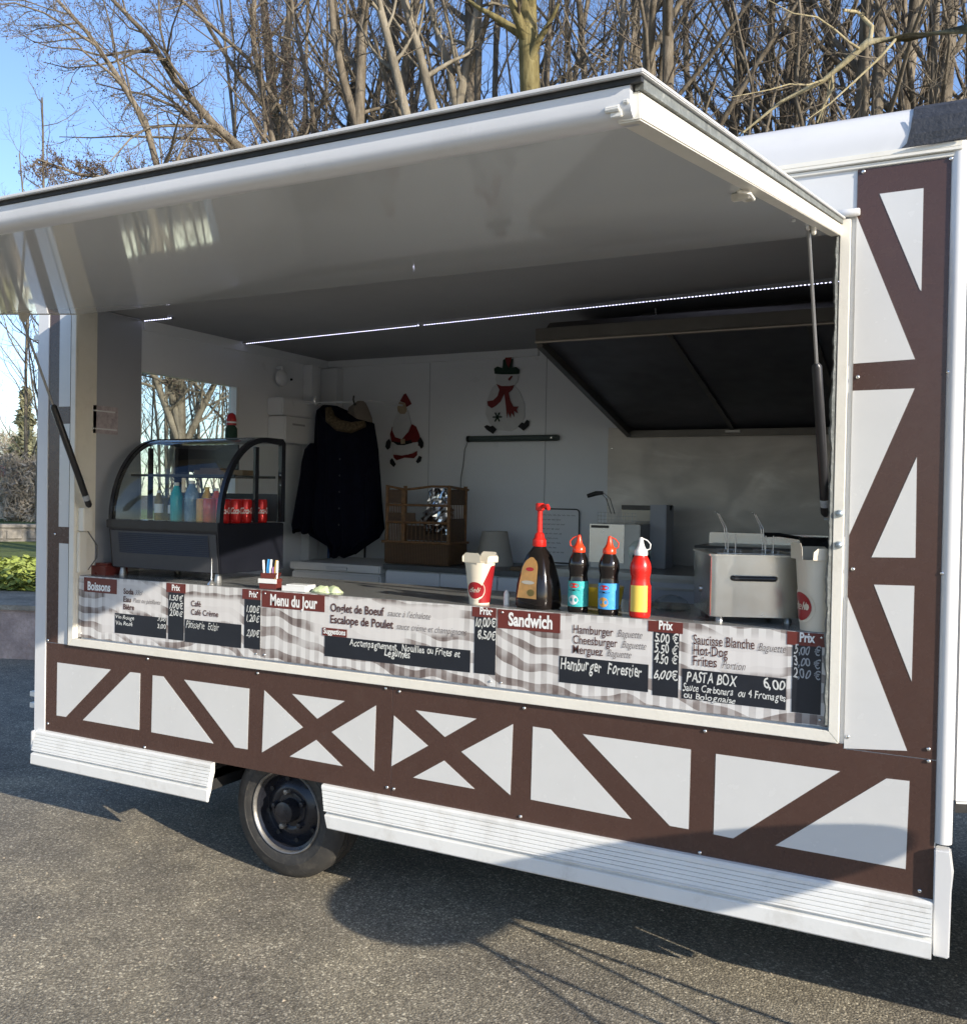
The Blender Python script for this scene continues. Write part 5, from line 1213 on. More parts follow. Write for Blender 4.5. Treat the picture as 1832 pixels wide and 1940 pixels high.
squeeze((-1.168, 0.070, CT), R(8), 'black squeeze bottle with blue label and orange cap', M['saucedark'], M['redorange'], M['lab_blue'], M['lab_blue'])
squeeze((-1.046, 0.062, CT), R(24), 'red squeeze bottle with yellow label and white cap', M['red'], M['whiteplastic'], M['lab_yellow'], M['red'])

one('salt_shaker', 'small white shaker between the noodle carton and the pump bottle', 'shaker', MB().lathe([(0.011, 0), (0.011, 0.045), (0.008, 0.055), (0.003, 0.06)], 14), M['whiteplastic'], (-1.597, 0.10, CT), smooth='auto')
one('yellow_tub', 'yellow plastic tub on the counter behind the squeeze bottles', 'tub', MB().lathe([(0.075, 0), (0.085, 0.05), (0.088, 0.075)], 24), M['yellow'], (-1.30, 0.36, CT), smooth='auto')
one('plastic_bag', 'crumpled clear plastic bag behind the red squeeze bottle', 'bag', MB().lathe([(0.05, 0), (0.075, 0.01), (0.06, 0.04), (0.03, 0.055), (0.008, 0.06)], 9), M['glass'], (-1.01, 0.34, CT))

# ---- pasta cooker on the counter
def cooker():
    t = thing('pasta_cooker', 'brushed steel pasta cooker with black front handle on the counter', 'cooker', (-0.792, 0.055, CT+0.0), R(24))
    w, d, h0, h1 = 0.315, 0.36, 0.022, 0.232
    n = 10; pts = []
    for (cx_, cy_, a0) in ((0.02, 0.02, 180), (w-0.02, 0.02, 270), (w-0.02, d-0.02, 0), (0.02, d-0.02, 90)):
        for k in range(6): a = R(a0+90*k/5); pts.append((cx_+0.02*math.cos(a), cy_+0.02*math.sin(a)))
    MB().prism(pts, h0, h1, 'z').build('body', M['steel'], t, smooth='auto')
    m = MB(); ro = [(p[0]+(0.006 if p[0] > w/2 else -0.006), p[1]+(0.006 if p[1] > d/2 else -0.006)) for p in pts]
    m.prism(ro, h1, h1+0.006, 'z').build('rim', M['steel'], t)
    MB().box(0.03, w-0.03, 0.05, d-0.04, h1+0.0065, h1+0.008).build('water_surface', M['steeldark'], t)
    MB().tube([(0.075, -0.001, 0.157), (0.078, -0.018, 0.157), (0.215, -0.018, 0.157), (0.218, -0.001, 0.157)], 0.0095, 10).build('handle', M['black'], t, smooth='auto')
    for x in (0.04, w-0.04):
        for y in (0.04, d-0.04): MB().lathe([(0.016, 0), (0.016, 0.004), (0.011, 0.023)], 12, 'z', (x, y, 0)).build('foot', M['steeldark'], t)
    MB().lathe([(0.012, 0), (0.012, -0.006)], 12, 'x', (0.0, 0.20, 0.10)).build('knob', M['chrome'], t)
    return t
cooker()
WB = 'wire pasta baskets hanging in the cooker'
for x, y, lab in ((-0.765, 0.20, 'left wire pasta basket standing in the steel cooker'), (-0.645, 0.25, 'right wire pasta basket standing in the steel cooker')):
    t = thing('wire_basket', lab, 'basket', (x, y, CT+0.215), R(24), WB)
    m = MB()
    for k in range(9): a = 0.698*k; m.tube([(0.045*math.cos(a), 0.045*math.sin(a), 0.035), (0.045*math.cos(a), 0.045*math.sin(a), -0.10)], 0.001, 5)
    for z in (0.035, 0.0, -0.05, -0.10): m.tube([(0.045*math.cos(0.35*k), 0.045*math.sin(0.35*k), z) for k in range(19)], 0.0016, 5, False)
    m.build('mesh_cup', M['steeldark'], t)
    MB().tube([(-0.012, -0.045, 0.02), (-0.012, -0.047, 0.088)], 0.0022, 6).tube([(0.014, -0.045, 0.02), (0.014, -0.047, 0.088)], 0.0022, 6).build('front_prong', M['chrome'], t)
    MB().tube([(-0.004, 0.03, 0.03), (-0.012, 0.03, 0.11), (-0.040, 0.02, 0.165), (-0.050, 0.01, 0.168)], 0.002, 6).tube([(0.004, 0.03, 0.03), (-0.004, 0.03, 0.11), (-0.034, 0.02, 0.162)], 0.002, 6).build('handle', M['chrome'], t)

# ---- back of the trailer
bc = thing('worktop_unit', 'white worktop unit with slate grey top against the rear wall', 'worktop', (-2.45, 1.75, 0.42))
MB().box(-3.03, -1.93, 1.40, 2.04, 1.270, 1.300).build('top', M['backtop'], bc, w=True, bevel=0.002)
for k in range(3): MB().box(-3.02+k*0.365, -2.66+k*0.365, 1.418, 1.44, 0.48, 1.262).build('door', M['innerwall'], bc, w=True, bevel=0.002)
MB().box(-3.02, -1.94, 1.44, 2.04, 0.42, 1.27).build('carcass', M['innerwall'], bc, w=True)
fz = thing('chest_freezer', 'low white chest freezer left of the worktop, under the coats', 'freezer', (-3.4, 1.75, 0.42))
MB().box(-3.70, -3.045, 1.40, 2.0, 0.44, 1.235).build('body', M['whiteplastic'], fz, w=True, bevel=0.012)
MB().box(-3.705, -3.045, 1.39, 2.0, 1.24, 1.285).build('lid', M['whiteplastic'], fz, w=True, bevel=0.006)
MB().box(-3.42, -3.27, 1.378, 1.388, 1.25, 1.268).build('handle', M['decowhite'], fz, w=True)
rg = thing('range_unit', 'dark steel drawer unit below the extractor hood', 'drawer unit', (-1.0, 1.6, 0.42))
MB().box(-1.92, -0.17, 1.32, 2.03, 0.42, 1.31).build('carcass', M['steeldark'], rg, w=True)
MB().box(-1.925, -0.17, 1.29, 2.03, 1.312, 1.335).build('top', M['steeldark'], rg, w=True, bevel=0.002)
for k in range(4):
    for j in range(2):
        dr = MB().box(-1.91+k*0.435, -1.485+k*0.435, 1.302, 1.319, 1.10-j*0.21, 1.295-j*0.21).build('drawer', M['innergrey'], rg, w=True, bevel=0.003)
        MB().box(-1.80+k*0.435, -1.60+k*0.435, 1.29, 1.30, 1.26-j*0.21, 1.272-j*0.21).build('handle', M['steeldark'], dr)
one('cutting_board', 'wooden board at the right end of the slate worktop', 'board', MB().box(-0.14, 0.14, -0.10, 0.10, 0, 0.018), M['wood'], (-2.09, 1.55, 1.301))

# deep fryer with basket
fy_ = thing('deep_fryer', 'small steel deep fryer with open lid under the hood', 'fryer', (-1.62, 1.62, 1.3355))
MB().box(-0.175, 0.10, -0.10, 0.20, 0.0, 0.235).build('body', M['steeldark'], fy_, bevel=0.004)
MB().box(-0.178, 0.015, -0.104, -0.1005, 0.03, 0.232).build('front_plate', M['steel'], fy_)
MB().box(-0.170, -0.07, -0.1055, -0.1045, 0.212, 0.226).build('name_strip', M['caseblack'], fy_)
MB().box(0.10, 0.19, 0.06, 0.20, 0.0, 0.34).build('control_box', M['innergrey'], fy_, bevel=0.004)
MB().box(-0.08, 0.19, 0.12, 0.16, 0.31, 0.335).box(-0.08, 0.10, 0.125, 0.15, 0.28, 0.31).build('lid_edge', M['caseblack'], fy_)
MB().box(-0.08, 0.10, 0.122, 0.13, 0.25, 0.309).build('lid', M['card'], fy_)
t = thing('frying_basket', 'wire frying basket with black handle hooked on the fryer', 'basket', (-1.64, 1.60, 1.575))
m = MB()
for k in range(12): m.box(-0.12+k*0.019, -0.118+k*0.019, -0.07, -0.068, -0.0, 0.055)
for z in (0.0, 0.018, 0.036, 0.055): m.box(-0.12, 0.092, -0.07, -0.068, z-0.001, z+0.001)
m.build('mesh_front', M['steeldark'], t)
MB().tube([(-0.045, -0.07, 0.05), (-0.055, -0.12, 0.13), (-0.075, -0.14, 0.155)], 0.0025, 6).tube([(-0.025, -0.07, 0.05), (-0.035, -0.12, 0.13), (-0.065, -0.14, 0.158)], 0.0025, 6).build('wire_arm', M['chrome'], t)
MB().tube([(-0.065, -0.14, 0.158), (-0.10, -0.15, 0.155), (-0.145, -0.16, 0.140)], [0.009, 0.013, 0.011], 10).build('grip', M['black'], t, smooth='auto')
one('glass_lid', 'round glass pan lid leaning in front of the fryer', 'lid', MB().lathe([(0.062, 0), (0.05, -0.012), (0.02, -0.02), (0.004, -0.021)], 24, 'y').lathe([(0.064, 0.0), (0.064, -0.004), (0.061, -0.004), (0.061, 0)], 24, 'y'), M['glass'], (-1.50, 1.46, 1.43))
one('black_can', 'black tin behind the blue labelled squeeze bottle', 'tin', MB().lathe([(0.045, 0), (0.045, 0.085), (0.038, 0.09)], 20), M['caseblack'], (-1.46, 1.36, 1.3355), smooth='auto')
gr = thing('griddle', 'steel griddle with dark splash guard at the right under the hood', 'griddle', (-0.85, 1.70, 1.3355))
MB().box(-0.36, 0.30, -0.28, 0.25, 0.02, 0.13).build('body', M['steeldark'], gr, bevel=0.006)
MB().box(-0.38, 0.32, 0.10, 0.25, 0.131, 0.20).build('splash_guard', M['steel'], gr, bevel=0.004)
MB().box(-0.36, 0.30, -0.28, 0.09, 0.131, 0.145).build('plate', M['black'], gr, bevel=0.003)
for x in (-0.33, 0.27): MB().lathe([(0.02, 0), (0.015, 0.02)], 10, 'z', (x, -0.22, 0)).lathe([(0.02, 0), (0.015, 0.02)], 10, 'z', (x, 0.2, 0)).build('foot', M['black'], gr)
def lump(seed, sx, sy, sz, n=22, m=12):
    r = np.random.default_rng(seed); ph = r.uniform(0, 6.28, 8); V = []
    for j in range(m+1):
        f = math.pi/2*j/m
        for i in range(n):
            a = 2*math.pi*i/n; k = 1+0.16*math.sin(3*a+ph[0])+0.10*math.sin(5*a+ph[1]+3*f)+0.07*math.sin(9*a+ph[2]+5*f)
            V.append((sx*k*math.cos(a)*math.cos(f), sy*k*math.sin(a)*math.cos(f), sz*math.sin(f)*(1+0.15*math.sin(4*a+ph[3])*math.cos(f))))
    return MB().add(V, [(j*n+i, j*n+(i+1) % n, (j+1)*n+(i+1) % n, (j+1)*n+i) for j in range(m) for i in range(n)]+[tuple(range(n-1, -1, -1))])
one('cast_iron_pan', 'black pan on the griddle by the right jamb', 'pan', MB().lathe([(0.09, 0), (0.11, 0.05), (0.115, 0.05), (0.10, 0.005)], 24).tube([(-0.10, 0, 0.045), (-0.20, -0.03, 0.06), (-0.27, -0.05, 0.058)], [0.008, 0.01, 0.012], 8), M['black'], (-0.62, 1.55, 1.482), smooth='auto')
one('dark_cloth', 'crumpled black cloth lying behind the larger noodle carton', 'cloth', lump(5, 0.17, 0.10, 0.085), M['decoblack'], (-0.40, 1.25, 1.483), smooth=True)

# wicker basket
def wicker():
    t = thing('wicker_basket', 'brown wicker bread basket stand on the slate worktop', 'basket', (-2.86, 1.60, 1.3008), R(3))
    w, d = 0.43, 0.24
    b = MB().box(-w/2, w/2, -d/2, d/2, 0.0, 0.125).build('woven_base', M['weave'], t, bevel=0.006)
    MB().tube([(-w/2-.012, -d/2-.004, 0.128), (w/2+.004, -d/2-.004, 0.128), (w/2+.004, d/2, 0.128)], 0.008, 8).build('base_rim', M['wicker'], t)
    for (x, y) in ((-w/2+0.012, -d/2+0.012), (w/2-0.012, -d/2+0.012), (w/2-0.012, d/2-0.012), (-w/2+0.012, d/2-0.012)):
        MB().tube([(x, y, 0.12), (x, y, 0.46)], 0.012, 8).build('post', M['wicker'], t)
    MB().box(-w/2+0.11, -w/2+0.135, -d/2+0.004, -d/2+0.018, 0.13, 0.44).build('post', M['wicker'], t)
    for z in (0.245, 0.345): MB().tube([(-w/2+0.01, -d/2, z), (w/2-0.01, -d/2, z)], 0.007, 8).build('rail', M['wicker'], t)
    MB().tube([(-w/2+0.01, -d/2, 0.455), (-w/2+0.14, -d/2, 0.435), (w/2-0.12, -d/2, 0.455), (w/2, -d/2, 0.455)], 0.007, 8).build('rail', M['wicker'], t)
    MB().tube([(w/2-0.01, -d/2, 0.455), (w/2-0.01, d/2+0.02, 0.440)], 0.008, 8).build('rail', M['wicker'], t)
    MB().box(-w/2+0.02, -w/2+0.11, -d/2+0.006, -d/2+0.014, 0.355, 0.435).box(-w/2+0.02, -w/2+0.20, -d/2+0.006, -d/2+0.014, 0.235, 0.30).build('woven_panel', M['wickerdark'], t)
    MB().box(w/2-0.016, w/2-0.008, -d/2+0.02, d/2-0.02, 0.35, 0.44).box(w/2-0.016, w/2-0.008, -d/2+0.02, d/2-0.02, 0.13, 0.27).build('woven_panel', M['wickerdark'], t)
    MB().box(-w/2+0.02, w/2-0.02, d/2-0.016, d/2-0.010, 0.13, 0.22).build('woven_panel', M['wickerdark'], t)
    sm = MB().tube([(0, 0, 0.12), (0, 0, 0.35)], 0.0025, 5).build('spindle', M['wicker'], t); sm.location = (-w/2+0.035, -d/2+0.01, 0)
    for k in range(1, 26):
        if k < 8: loc = (-w/2+0.035+k*0.011, -d/2+0.01, 0)
        elif k < 17: loc = (-w/2+0.15+(k-8)*0.028, -d/2+0.01, 0)
        else: loc = (w/2-0.012, -d/2+0.03+(k-17)*0.022, 0)
        c = sm.copy(); COL.objects.link(c); c.location = loc; c.scale = (1, 1, 0.5+0.5*(k < 17) if False else 1)
        if 8 <= k < 17: c.scale = (1, 1, 0.62); c.location = (loc[0], loc[1], 0.045)
wicker()
def foil():
    r = np.random.default_rng(9); nx, nz = 11, 15; V = []
    for j in range(nz+1):
        for i in range(nx+1):
            u, v = i/nx, j/nz; x = (u-0.5)*0.20*(0.85+0.2*math.sin(v*5)); z = 0.02+v*0.27
            y = -0.05*math.sin(math.pi*u)*(0.6+0.5*math.sin(v*6))+r.normal(0, 0.007)
            V.append((x+r.normal(0, 0.003), y, z+r.normal(0, 0.003)))
    q = nx+1; return MB().add(V, [(j*q+i, j*q+i+1, (j+1)*q+i+1, (j+1)*q+i) for j in range(nz) for i in range(nx)])
one('foil', 'crumpled aluminium foil sheet stuffed in the wicker basket', 'foil', foil(), M['foil'], (-2.775, 1.60, 1.455), fix=False)
one('lampshade', 'upturned beige lampshade between the wicker basket and the whiteboard', 'lampshade', MB().lathe([(0.115, 0), (0.075, 0.20), (0.072, 0.20), (0.11, 0.002)], 32), M['shade'], (-2.48, 1.75, 1.3008), smooth='auto')
# whiteboard
wbd = thing('whiteboard', 'small black framed whiteboard with handwritten list on the rear wall', 'whiteboard', (-2.19, 2.04, 1.30))
pts = []
for (cx_, cz_, a0) in ((-2.085, 1.615, 0), (-2.30, 1.615, 90), (-2.30, 1.335, 180), (-2.085, 1.335, 270)):
    for k in range(6): a = R(a0+18*k); pts.append((cx_+0.022*math.cos(a), cz_+0.022*math.sin(a)))
MB().prism(pts, 2.036, 2.045).build('board', M['innerwall'], wbd, w=True)
MB().tube([(p[0], 2.035, p[1]) for p in pts]+[(pts[0][0], 2.035, pts[0][1])], 0.004, 6).build('frame', M['black'], wbd, w=True)
for k in range(9):
    r_ = random.Random(k); z_ = 1.60-k*0.028; x_ = -2.305
    while x_ < -2.305+(0.19 if k == 0 else 0.10+0.05*r_.random()):
        wl = 0.012+0.02*r_.random(); lp = [(x_+wl*i/6, 2.0345, z_+0.004*math.sin(i*2.1+k)) for i in range(7)]
        MB().tube(lp, 0.0009, 4).build('handwriting', M['navy'], wbd, w=True); x_ += wl+0.009

# coats on hooks
def coat(name, label, rows, mat, y0, depth, folds, parent=None, amp=0.012, group=None):
    """rows: (z, xl, xr) outline from the top down; the garment bulges towards the viewer with vertical folds"""
    n = 40; V = []
    rows = sorted(rows, reverse=True); dense = []
    for (z0, a0, b0), (z1, a1, b1) in zip(rows, rows[1:]):
        for k in range(4): f = k/4; dense.append((z0+(z1-z0)*f, a0+(a1-a0)*f, b0+(b1-b0)*f))
    dense.append(rows[-1])
    for j, (z, a, b) in enumerate(dense):
        f = min(1, j/6); bot = j/len(dense)
        for i in range(n):
            u = i/(n-1); e = math.sin(math.pi*u)**0.5
            V.append((a+(b-a)*u, y0-depth*e*(0.45+0.55*f)-amp*math.sin(u*folds*6.28+z*3)*bot*e, z-0.02*math.sin(u*folds*5)*(j == len(dense)-1)))
        for i in range(n): u = 1-i/(n-1); V.append((a+(b-a)*u, y0+0.004, z))
    q = 2*n; m = len(dense)
    F = [(j*q+i, j*q+(i+1) % q, (j+1)*q+(i+1) % q, (j+1)*q+i) for j in range(m-1) for i in range(q)]+[tuple(range(q-1, -1, -1)), tuple(range((m-1)*q, m*q))]
    return MB().add(V, F)
c1 = thing('coat', 'long bulky navy winter coat with brown fur collar hanging in the left rear corner', 'coat', (-3.7, 1.6, 1.25))
coat('c', '', [(2.261, -3.657, -3.568), (2.227, -3.693, -3.479), (2.144, -3.708, -3.282), (1.982, -3.717, -3.248), (1.819, -3.747, -3.23), (1.657, -3.786, -3.215), (1.495, -3.799, -3.193), (1.437, -3.74, -3.23), (1.379, -3.575, -3.329), (1.327, -3.517, -3.406)], M['navy'], 1.66, 0.15, 5, amp=0.03).build('body', M['navy'], c1, w=True, smooth=True)
coat('s', '', [(2.021, -3.719, -3.653), (1.982, -3.739, -3.628), (1.818, -3.765, -3.601), (1.653, -3.803, -3.605), (1.504, -3.834, -3.627), (1.468, -3.812, -3.651)], M['navy'], 1.62, 0.13, 2, amp=0.02).build('sleeve', M['navy'], c1, w=True, smooth=True)
coat('p', '', [(1.886, -3.281, -3.254), (1.806, -3.288, -3.237), (1.662, -3.292, -3.204), (1.534, -3.282, -3.194), (1.492, -3.274, -3.227)], M['navy'], 1.64, 0.09, 1).build('sleeve', M['navy'], c1, w=True, smooth=True)
MB().tube([Vector(p) for p in [(-3.512,1.5,2.233),(-3.495,1.5,2.165),(-3.431,1.5,2.122),(-3.341,1.5,2.107),(-3.245,1.5,2.127)]], [0.02, 0.034, 0.037, 0.034, 0.022], 14).build('fur_collar', M['fur'], c1, w=True, smooth=True)
for k in range(5):
    p_ = (-3.393+0.012*k*0, 1.488, 1.916-0.10*k); MB().lathe([(0.006, 0), (0.005, -0.004)], 8, 'y', (p_[0]-0.02, 1.492, p_[2])).build('button', M['black'], c1, w=True)
sc = thing('scarf', 'beige scarf hanging behind the fur collar of the navy coat', 'scarf', (-3.5, 1.7, 1.9))
coat('f', '', [(2.284, -3.403, -3.356), (2.246, -3.466, -3.332), (2.18, -3.481, -3.299), (1.984, -3.299, -3.276), (1.742, -3.279, -3.248)], M['scarf'], 1.66, 0.06, 2).build('cloth', M['scarf'], sc, w=True, smooth=True)
one('coat_rail', 'thin metal coat rail across the left rear corner', 'rail', MB().tube([(-3.928, 1.66, 2.283), (-3.319, 1.66, 2.283), (-3.319, 2.048, 2.283+0.01)], 0.006, 8), M['innerwall'], (0, 0, 0), smooth='auto')
HK = 'hooks on the coat rail'
for px_, lab in (((-3.693,2.29), 'metal hook above the navy coat'), ((-3.394,2.287), 'dark hook above the beige scarf')):
    one('coat_hook', lab, 'hook', MB().tube([(0, 0.03, -0.01), (0, -0.02, -0.03), (0, -0.035, 0.0), (0, -0.03, 0.025)], 0.006, 8), M['chrome' if 'metal' in lab else 'black'], (px_[0], 1.63, px_[1]), 0, HK, smooth='auto')
one('broom_handle', 'blue broom handle standing against the wall below the coat', 'broom', MB().tube([(0, 0, 0), (0.02, 0.05, 1.15)], 0.011, 10), M['bluewood'], (-3.83, 1.90, 0.425), smooth='auto')
one('mop_handle', 'thin black mop handle below the coat hem', 'mop', MB().tube([(0, 0, 0), (0.0, 0.05, 1.0)], 0.007, 8), M['black'], (-3.55, 1.93, 0.425), smooth='auto')

# wall decorations: flat felt cut-outs
def deco(name, label, cat, shapes, org):
    t = thing(name, label, cat, org)
    for k, (nm, poly, mat, lay) in enumerate(shapes):
        MB().prism(poly, 2.047-lay*0.004-0.004, 2.047-lay*0.004).build(nm, M[mat], t, w=True, bevel=0.0007, seg=1)
def sc_(x0, y0, s, pts): return pts
deco('santa_decoration', 'flat felt white bearded man in red coat and hat on the rear wall', 'decoration', [
    ('hat', [(-3.341,2.321),(-3.313,2.365),(-3.297,2.371),(-3.268,2.329),(-3.251,2.301),(-3.291,2.281),(-3.304,2.309)], 'decored', 0),
    ('head', [(-3.358,2.279),(-3.343,2.317),(-3.298,2.308),(-3.285,2.27),(-3.288,2.229),(-3.316,2.216),(-3.349,2.231)], 'skin', 1),
    ('beard', [(-3.354,2.258),(-3.333,2.237),(-3.296,2.236),(-3.273,2.262),(-3.247,2.173),(-3.27,2.118),(-3.317,2.071),(-3.367,2.085),(-3.392,2.13),(-3.381,2.182)], 'decowhite', 2),
    ('coat', [(-3.244,2.169),(-3.212,2.152),(-3.187,2.103),(-3.17,2.048),(-3.189,2.025),(-3.23,2.049),(-3.298,2.036),(-3.397,2.054),(-3.41,2.107),(-3.395,2.155),(-3.378,2.141),(-3.361,2.092),(-3.311,2.084),(-3.268,2.118)], 'decored', 1),
    ('mitten', [(-3.436,2.058),(-3.416,2.075),(-3.399,2.051),(-3.407,2.016),(-3.427,2.002),(-3.444,2.023)], 'decoblack', 2),
    ('mitten', [(-3.196,2.055),(-3.173,2.082),(-3.152,2.048),(-3.152,2.021),(-3.167,2.007),(-3.184,2.028)], 'decoblack', 2),
    ('belt', [(-3.394,2.061),(-3.336,2.05),(-3.243,2.066),(-3.235,2.045),(-3.295,2.032),(-3.348,2.033)], 'decoblack', 3),
    ('buckle', [(-3.322,2.07),(-3.289,2.073),(-3.285,2.042),(-3.317,2.039)], 'skin', 4),
    ('sack', [(-3.395,2.044),(-3.317,2.033),(-3.244,2.046),(-3.192,2.052),(-3.195,1.997),(-3.267,1.97),(-3.348,1.967),(-3.389,1.981)], 'decowhite', 2),
    ('trousers', [(-3.383,1.971),(-3.317,1.964),(-3.236,1.977),(-3.201,1.994),(-3.2,1.967),(-3.224,1.946),(-3.297,1.95),(-3.357,1.933),(-3.378,1.95)], 'decored', 1),
    ('boot', [(-3.405,1.933),(-3.389,1.947),(-3.359,1.908),(-3.375,1.888),(-3.404,1.912)], 'decoblack', 2),
    ('boot', [(-3.205,1.925),(-3.182,1.963),(-3.162,1.953),(-3.17,1.925),(-3.193,1.912)], 'decoblack', 2)], (-3.29, 2.04, 1.88))
sn = [
    ('body', [(-2.619,2.423),(-2.666,2.382),(-2.701,2.301),(-2.707,2.219),(-2.676,2.159),(-2.613,2.118),(-2.529,2.11),(-2.468,2.138),(-2.437,2.196),(-2.439,2.277),(-2.473,2.352),(-2.521,2.409)], 'decowhite', 0),
    ('head', [(-2.632,2.469),(-2.642,2.436),(-2.627,2.403),(-2.579,2.382),(-2.525,2.386),(-2.489,2.411),(-2.483,2.443),(-2.498,2.469)], 'decowhite', 1),
    ('hat', [(-2.645,2.469),(-2.649,2.502),(-2.627,2.514),(-2.591,2.502),(-2.588,2.551),(-2.563,2.566),(-2.519,2.554),(-2.525,2.502),(-2.497,2.504),(-2.475,2.487),(-2.478,2.461),(-2.524,2.46),(-2.597,2.463)], 'green', 2),
    ('hat_flower', [(-2.572,2.563),(-2.554,2.575),(-2.528,2.567),(-2.531,2.541),(-2.545,2.5),(-2.56,2.523)], 'decored', 3),
    ('nose', [(-2.551,2.432),(-2.526,2.453),(-2.519,2.447),(-2.54,2.421)], 'decored', 3),
    ('scarf', [(-2.631,2.406),(-2.595,2.391),(-2.54,2.389),(-2.508,2.394),(-2.522,2.366),(-2.546,2.347),(-2.535,2.301),(-2.512,2.262),(-2.476,2.261),(-2.49,2.245),(-2.479,2.219),(-2.508,2.236),(-2.504,2.197),(-2.526,2.226),(-2.529,2.191),(-2.548,2.23),(-2.554,2.191),(-2.563,2.263),(-2.575,2.345),(-2.6,2.297),(-2.629,2.272),(-2.661,2.256),(-2.688,2.273),(-2.692,2.3),(-2.651,2.305),(-2.622,2.33),(-2.609,2.369)], 'decored', 2),
    ('mitten', [(-2.712,2.142),(-2.693,2.152),(-2.667,2.142),(-2.653,2.148),(-2.623,2.124),(-2.648,2.095),(-2.693,2.122)], 'decoblack', 2),
    ('mitten', [(-2.478,2.138),(-2.454,2.163),(-2.436,2.157),(-2.419,2.179),(-2.401,2.169),(-2.404,2.143),(-2.438,2.111)], 'decoblack', 2)]
for k in range(6):
    a = k*math.pi/3; c_ = (-2.621,2.2); d_ = (math.cos(a), math.sin(a)); n__ = (-d_[1]*0.004, d_[0]*0.004)
    sn.append(('snowflake_arm', [(c_[0]+n__[0], c_[1]+n__[1]), (c_[0]-n__[0], c_[1]-n__[1]), (c_[0]+d_[0]*0.032-n__[0], c_[1]+d_[1]*0.032-n__[1]), (c_[0]+d_[0]*0.032+n__[0], c_[1]+d_[1]*0.032+n__[1])], 'green', 2))
deco('snowman_decoration', 'flat felt snowman with green hat and red scarf above the grey lamp bar', 'decoration', sn, (-2.55, 2.04, 2.09))
b_ = thing('lamp_bar', 'long grey-green tube light fixed to the rear wall below the snowman', 'lamp', (-2.5, 2.03, 2.065))
MB().lathe([(0.016, 0), (0.019, 0.01), (0.019, 0.60), (0.016, 0.615)], 14, 'x', (-2.815, 2.025, 2.065)).build('tube', M['shelfgreen'], b_, w=True, smooth='auto')
MB().lathe([(0.020, 0), (0.020, 0.02)], 14, 'x', (-2.822, 2.025, 2.065)).build('end_cap', M['decoblack'], b_, w=True)
MB().lathe([(0.005, 0), (0.005, -0.004)], 8, 'y', (-2.24, 2.006, 2.065)).build('switch', M['chrome'], b_, w=True)
MB().tube([(-2.82, 2.035, 2.06), (-2.85, 2.043, 2.0), (-2.86, 2.044, 1.9), (-2.875, 2.044, 1.82), (-2.875, 2.044, 1.74)], 0.0025, 5).build('cord', M['cable'], b_, w=True)

# left wall: picture, camera, dispenser
pc = thing('wall_picture', 'faded purple print hanging on the left inner wall near the jamb', 'picture', (-3.905, 0.2, 2.0))
MB().box(-3.911, -3.905, 0.09, 0.245, 1.985, 2.125).build('print', M['picture'], pc, w=True)
MB().box(-3.904, -3.902, 0.085, 0.235, 2.005, 2.012).box(-3.904, -3.902, 0.085, 0.225, 2.095, 2.102).build('pale_edge', M['decowhite'], pc, w=True)
fn = thing('wall_fan', 'small white clip fan high in the left rear corner', 'fan', (-3.86, 1.45, 2.42))
MB().lathe([(0.03, 0), (0.05, 0.015), (0.05, 0.035), (0.03, 0.05), (0.005, 0.052)], 16, 'x', (-3.90, 1.50, 2.43)).build('head', M['innerwall'], fn, w=True, smooth='auto')
MB().tube([(-3.925, 1.52, 2.50), (-3.88, 1.51, 2.50), (-3.87, 1.50, 2.46)], 0.012, 8).build('arm', M['innerwall'], fn, w=True, smooth='auto')
MB().lathe([(0.008, 0), (0.006, 0.01)], 8, 'x', (-3.845, 1.55, 2.425)).build('knob', M['decoblack'], fn, w=True)
dp = thing('towel_dispenser', 'white paper towel dispenser behind the display case', 'dispenser', (-3.86, 1.6, 2.1))
MB().box(-3.928, -3.80, 1.42, 1.72, 2.19, 2.30).build('lid', M['innerwall'], dp, w=True, bevel=0.008)
MB().box(-3.928, -3.785, 1.43, 1.72, 2.02, 2.185).build('body', M['innerwall'], dp, w=True, bevel=0.008)
MB().box(-3.7845, -3.783, 1.50, 1.62, 2.13, 2.142).build('slot', M['innergrey'], dp, w=True)

# ---- round standing table just right of the picture: its shadow falls on the panels and the asphalt
def table():
    h = 1.10; x0, y0 = -2.03+2.658*h, 0.20-0.854*h
    t = thing('standing_table', 'round standing table with crossed tube legs beside the trailer, right of the picture', 'table', (x0, y0, 0))
    MB().lathe([(0.385, h-0.028), (0.392, h-0.022), (0.392, h-0.004), (0.386, h)], 64).build('top', M['whiteplastic'], t)
    for (a, b) in (((-0.12, 0.10), (0.20, 0.40)), ((0.12, -0.10), (-0.25, -0.42)), ((0.10, 0.12), (0.36, -0.14)), ((-0.10, -0.12), (-0.34, 0.16))):
        MB().tube([(a[0], a[1], h-0.03), ((a[0]+b[0])/2, (a[1]+b[1])/2, h/2), (b[0], b[1], 0.0)], 0.010, 10).build('leg', M['steeldark'], t)
    MB().tube([(0.20*math.cos(k*0.314), 0.20*math.sin(k*0.314), 0.42) for k in range(21)], 0.008, 8, False).build('foot_ring', M['steeldark'], t)
table()
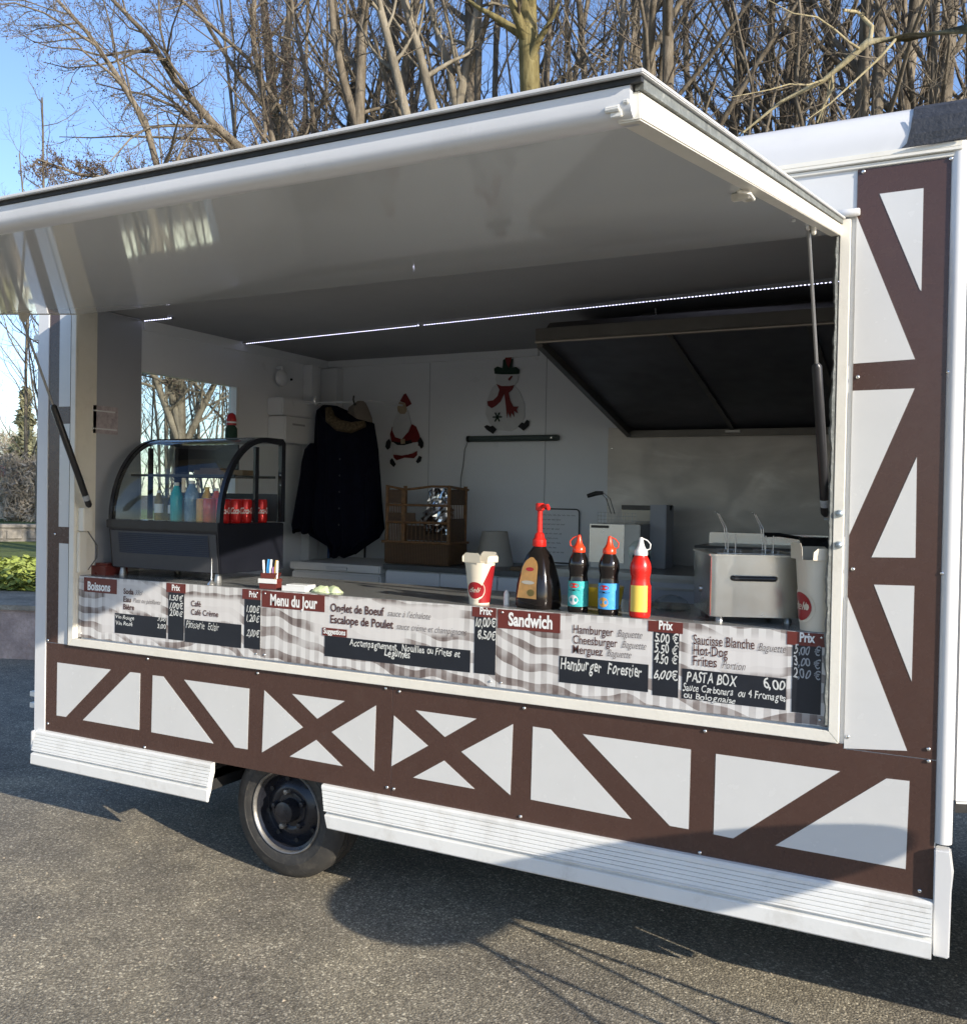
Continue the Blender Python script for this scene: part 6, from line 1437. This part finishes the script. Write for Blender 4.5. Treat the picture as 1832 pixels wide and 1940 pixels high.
# fallen twigs and stones scattered on the asphalt near the skirt
rk = random.Random(8)
V = []; F = []
for i in range(260):
    x, y = rk.uniform(-4.5, 0.3), rk.uniform(-1.6, 0.6); s = rk.uniform(0.002, 0.006); k = len(V)
    V += [(x+s*rk.uniform(.6, 1.3)*a, y+s*b*rk.uniform(.6, 1.3), z*s) for a, b, z in ((-1, -1, 0), (1, -1, 0), (1, 1, 0), (-1, 1, 0), (0.1, 0, 1.1))]
    F += [(k, k+1, k+4), (k+1, k+2, k+4), (k+2, k+3, k+4), (k+3, k, k+4)]
o = link('loose_gravel', mesh('loose_gravel', V, F), M['gravelpath']); o['kind'] = 'stuff'; o['label'] = 'loose grit lying on the asphalt in front of the trailer'

# ---- towing car, just right of the picture: it keeps the low sun off the ground under the trailer
def tow_car():
    t = thing('tow_car', 'grey estate car hitched in front of the trailer, right of the picture', 'car', (3.3, 0.9, 0))
    gm = painted('grey_car_paint', (0.16, 0.17, 0.18, 1), 0.25, 0.03, coat=0.5)
    MB().prism([(1.32, 0.30), (1.28, 0.55), (1.32, 0.98), (5.2, 0.92), (5.42, 0.70), (5.45, 0.32)], 0.04, 1.78).build('body', gm, t, w=True, bevel=0.04)
    MB().prism([(1.36, 0.98), (1.55, 1.42), (1.9, 1.50), (3.7, 1.48), (4.5, 0.96)], 0.16, 1.66).build('cabin', gm, t, w=True, bevel=0.03)
    for y in (0.155, 1.655): MB().prism([(1.6, 1.02), (1.72, 1.38), (3.6, 1.38), (4.2, 1.02)], y, y+0.01).build('side_window', M['caseblack'], t, w=True)
    for x in (2.1, 4.55):
        for y in (0.06, 1.56):
            w = MB().lathe([(0.20, 0), (0.30, 0.01), (0.31, 0.03), (0.31, 0.17), (0.30, 0.19), (0.20, 0.20)], 32, 'y', (x, y, 0.31)).build('wheel', M['tyre'], t, w=True, smooth='auto')
            MB().lathe([(0.20, -0.004), (0.17, -0.012), (0.04, -0.008)], 24, 'y', (x, y, 0.31)).build('rim', M['rimsteel'], w)
    for y in (0.08, 1.60): MB().box(1.275, 1.30, y, y+0.14, 0.72, 0.92).build('tail_light', M['red'], t, w=True)
tow_car()
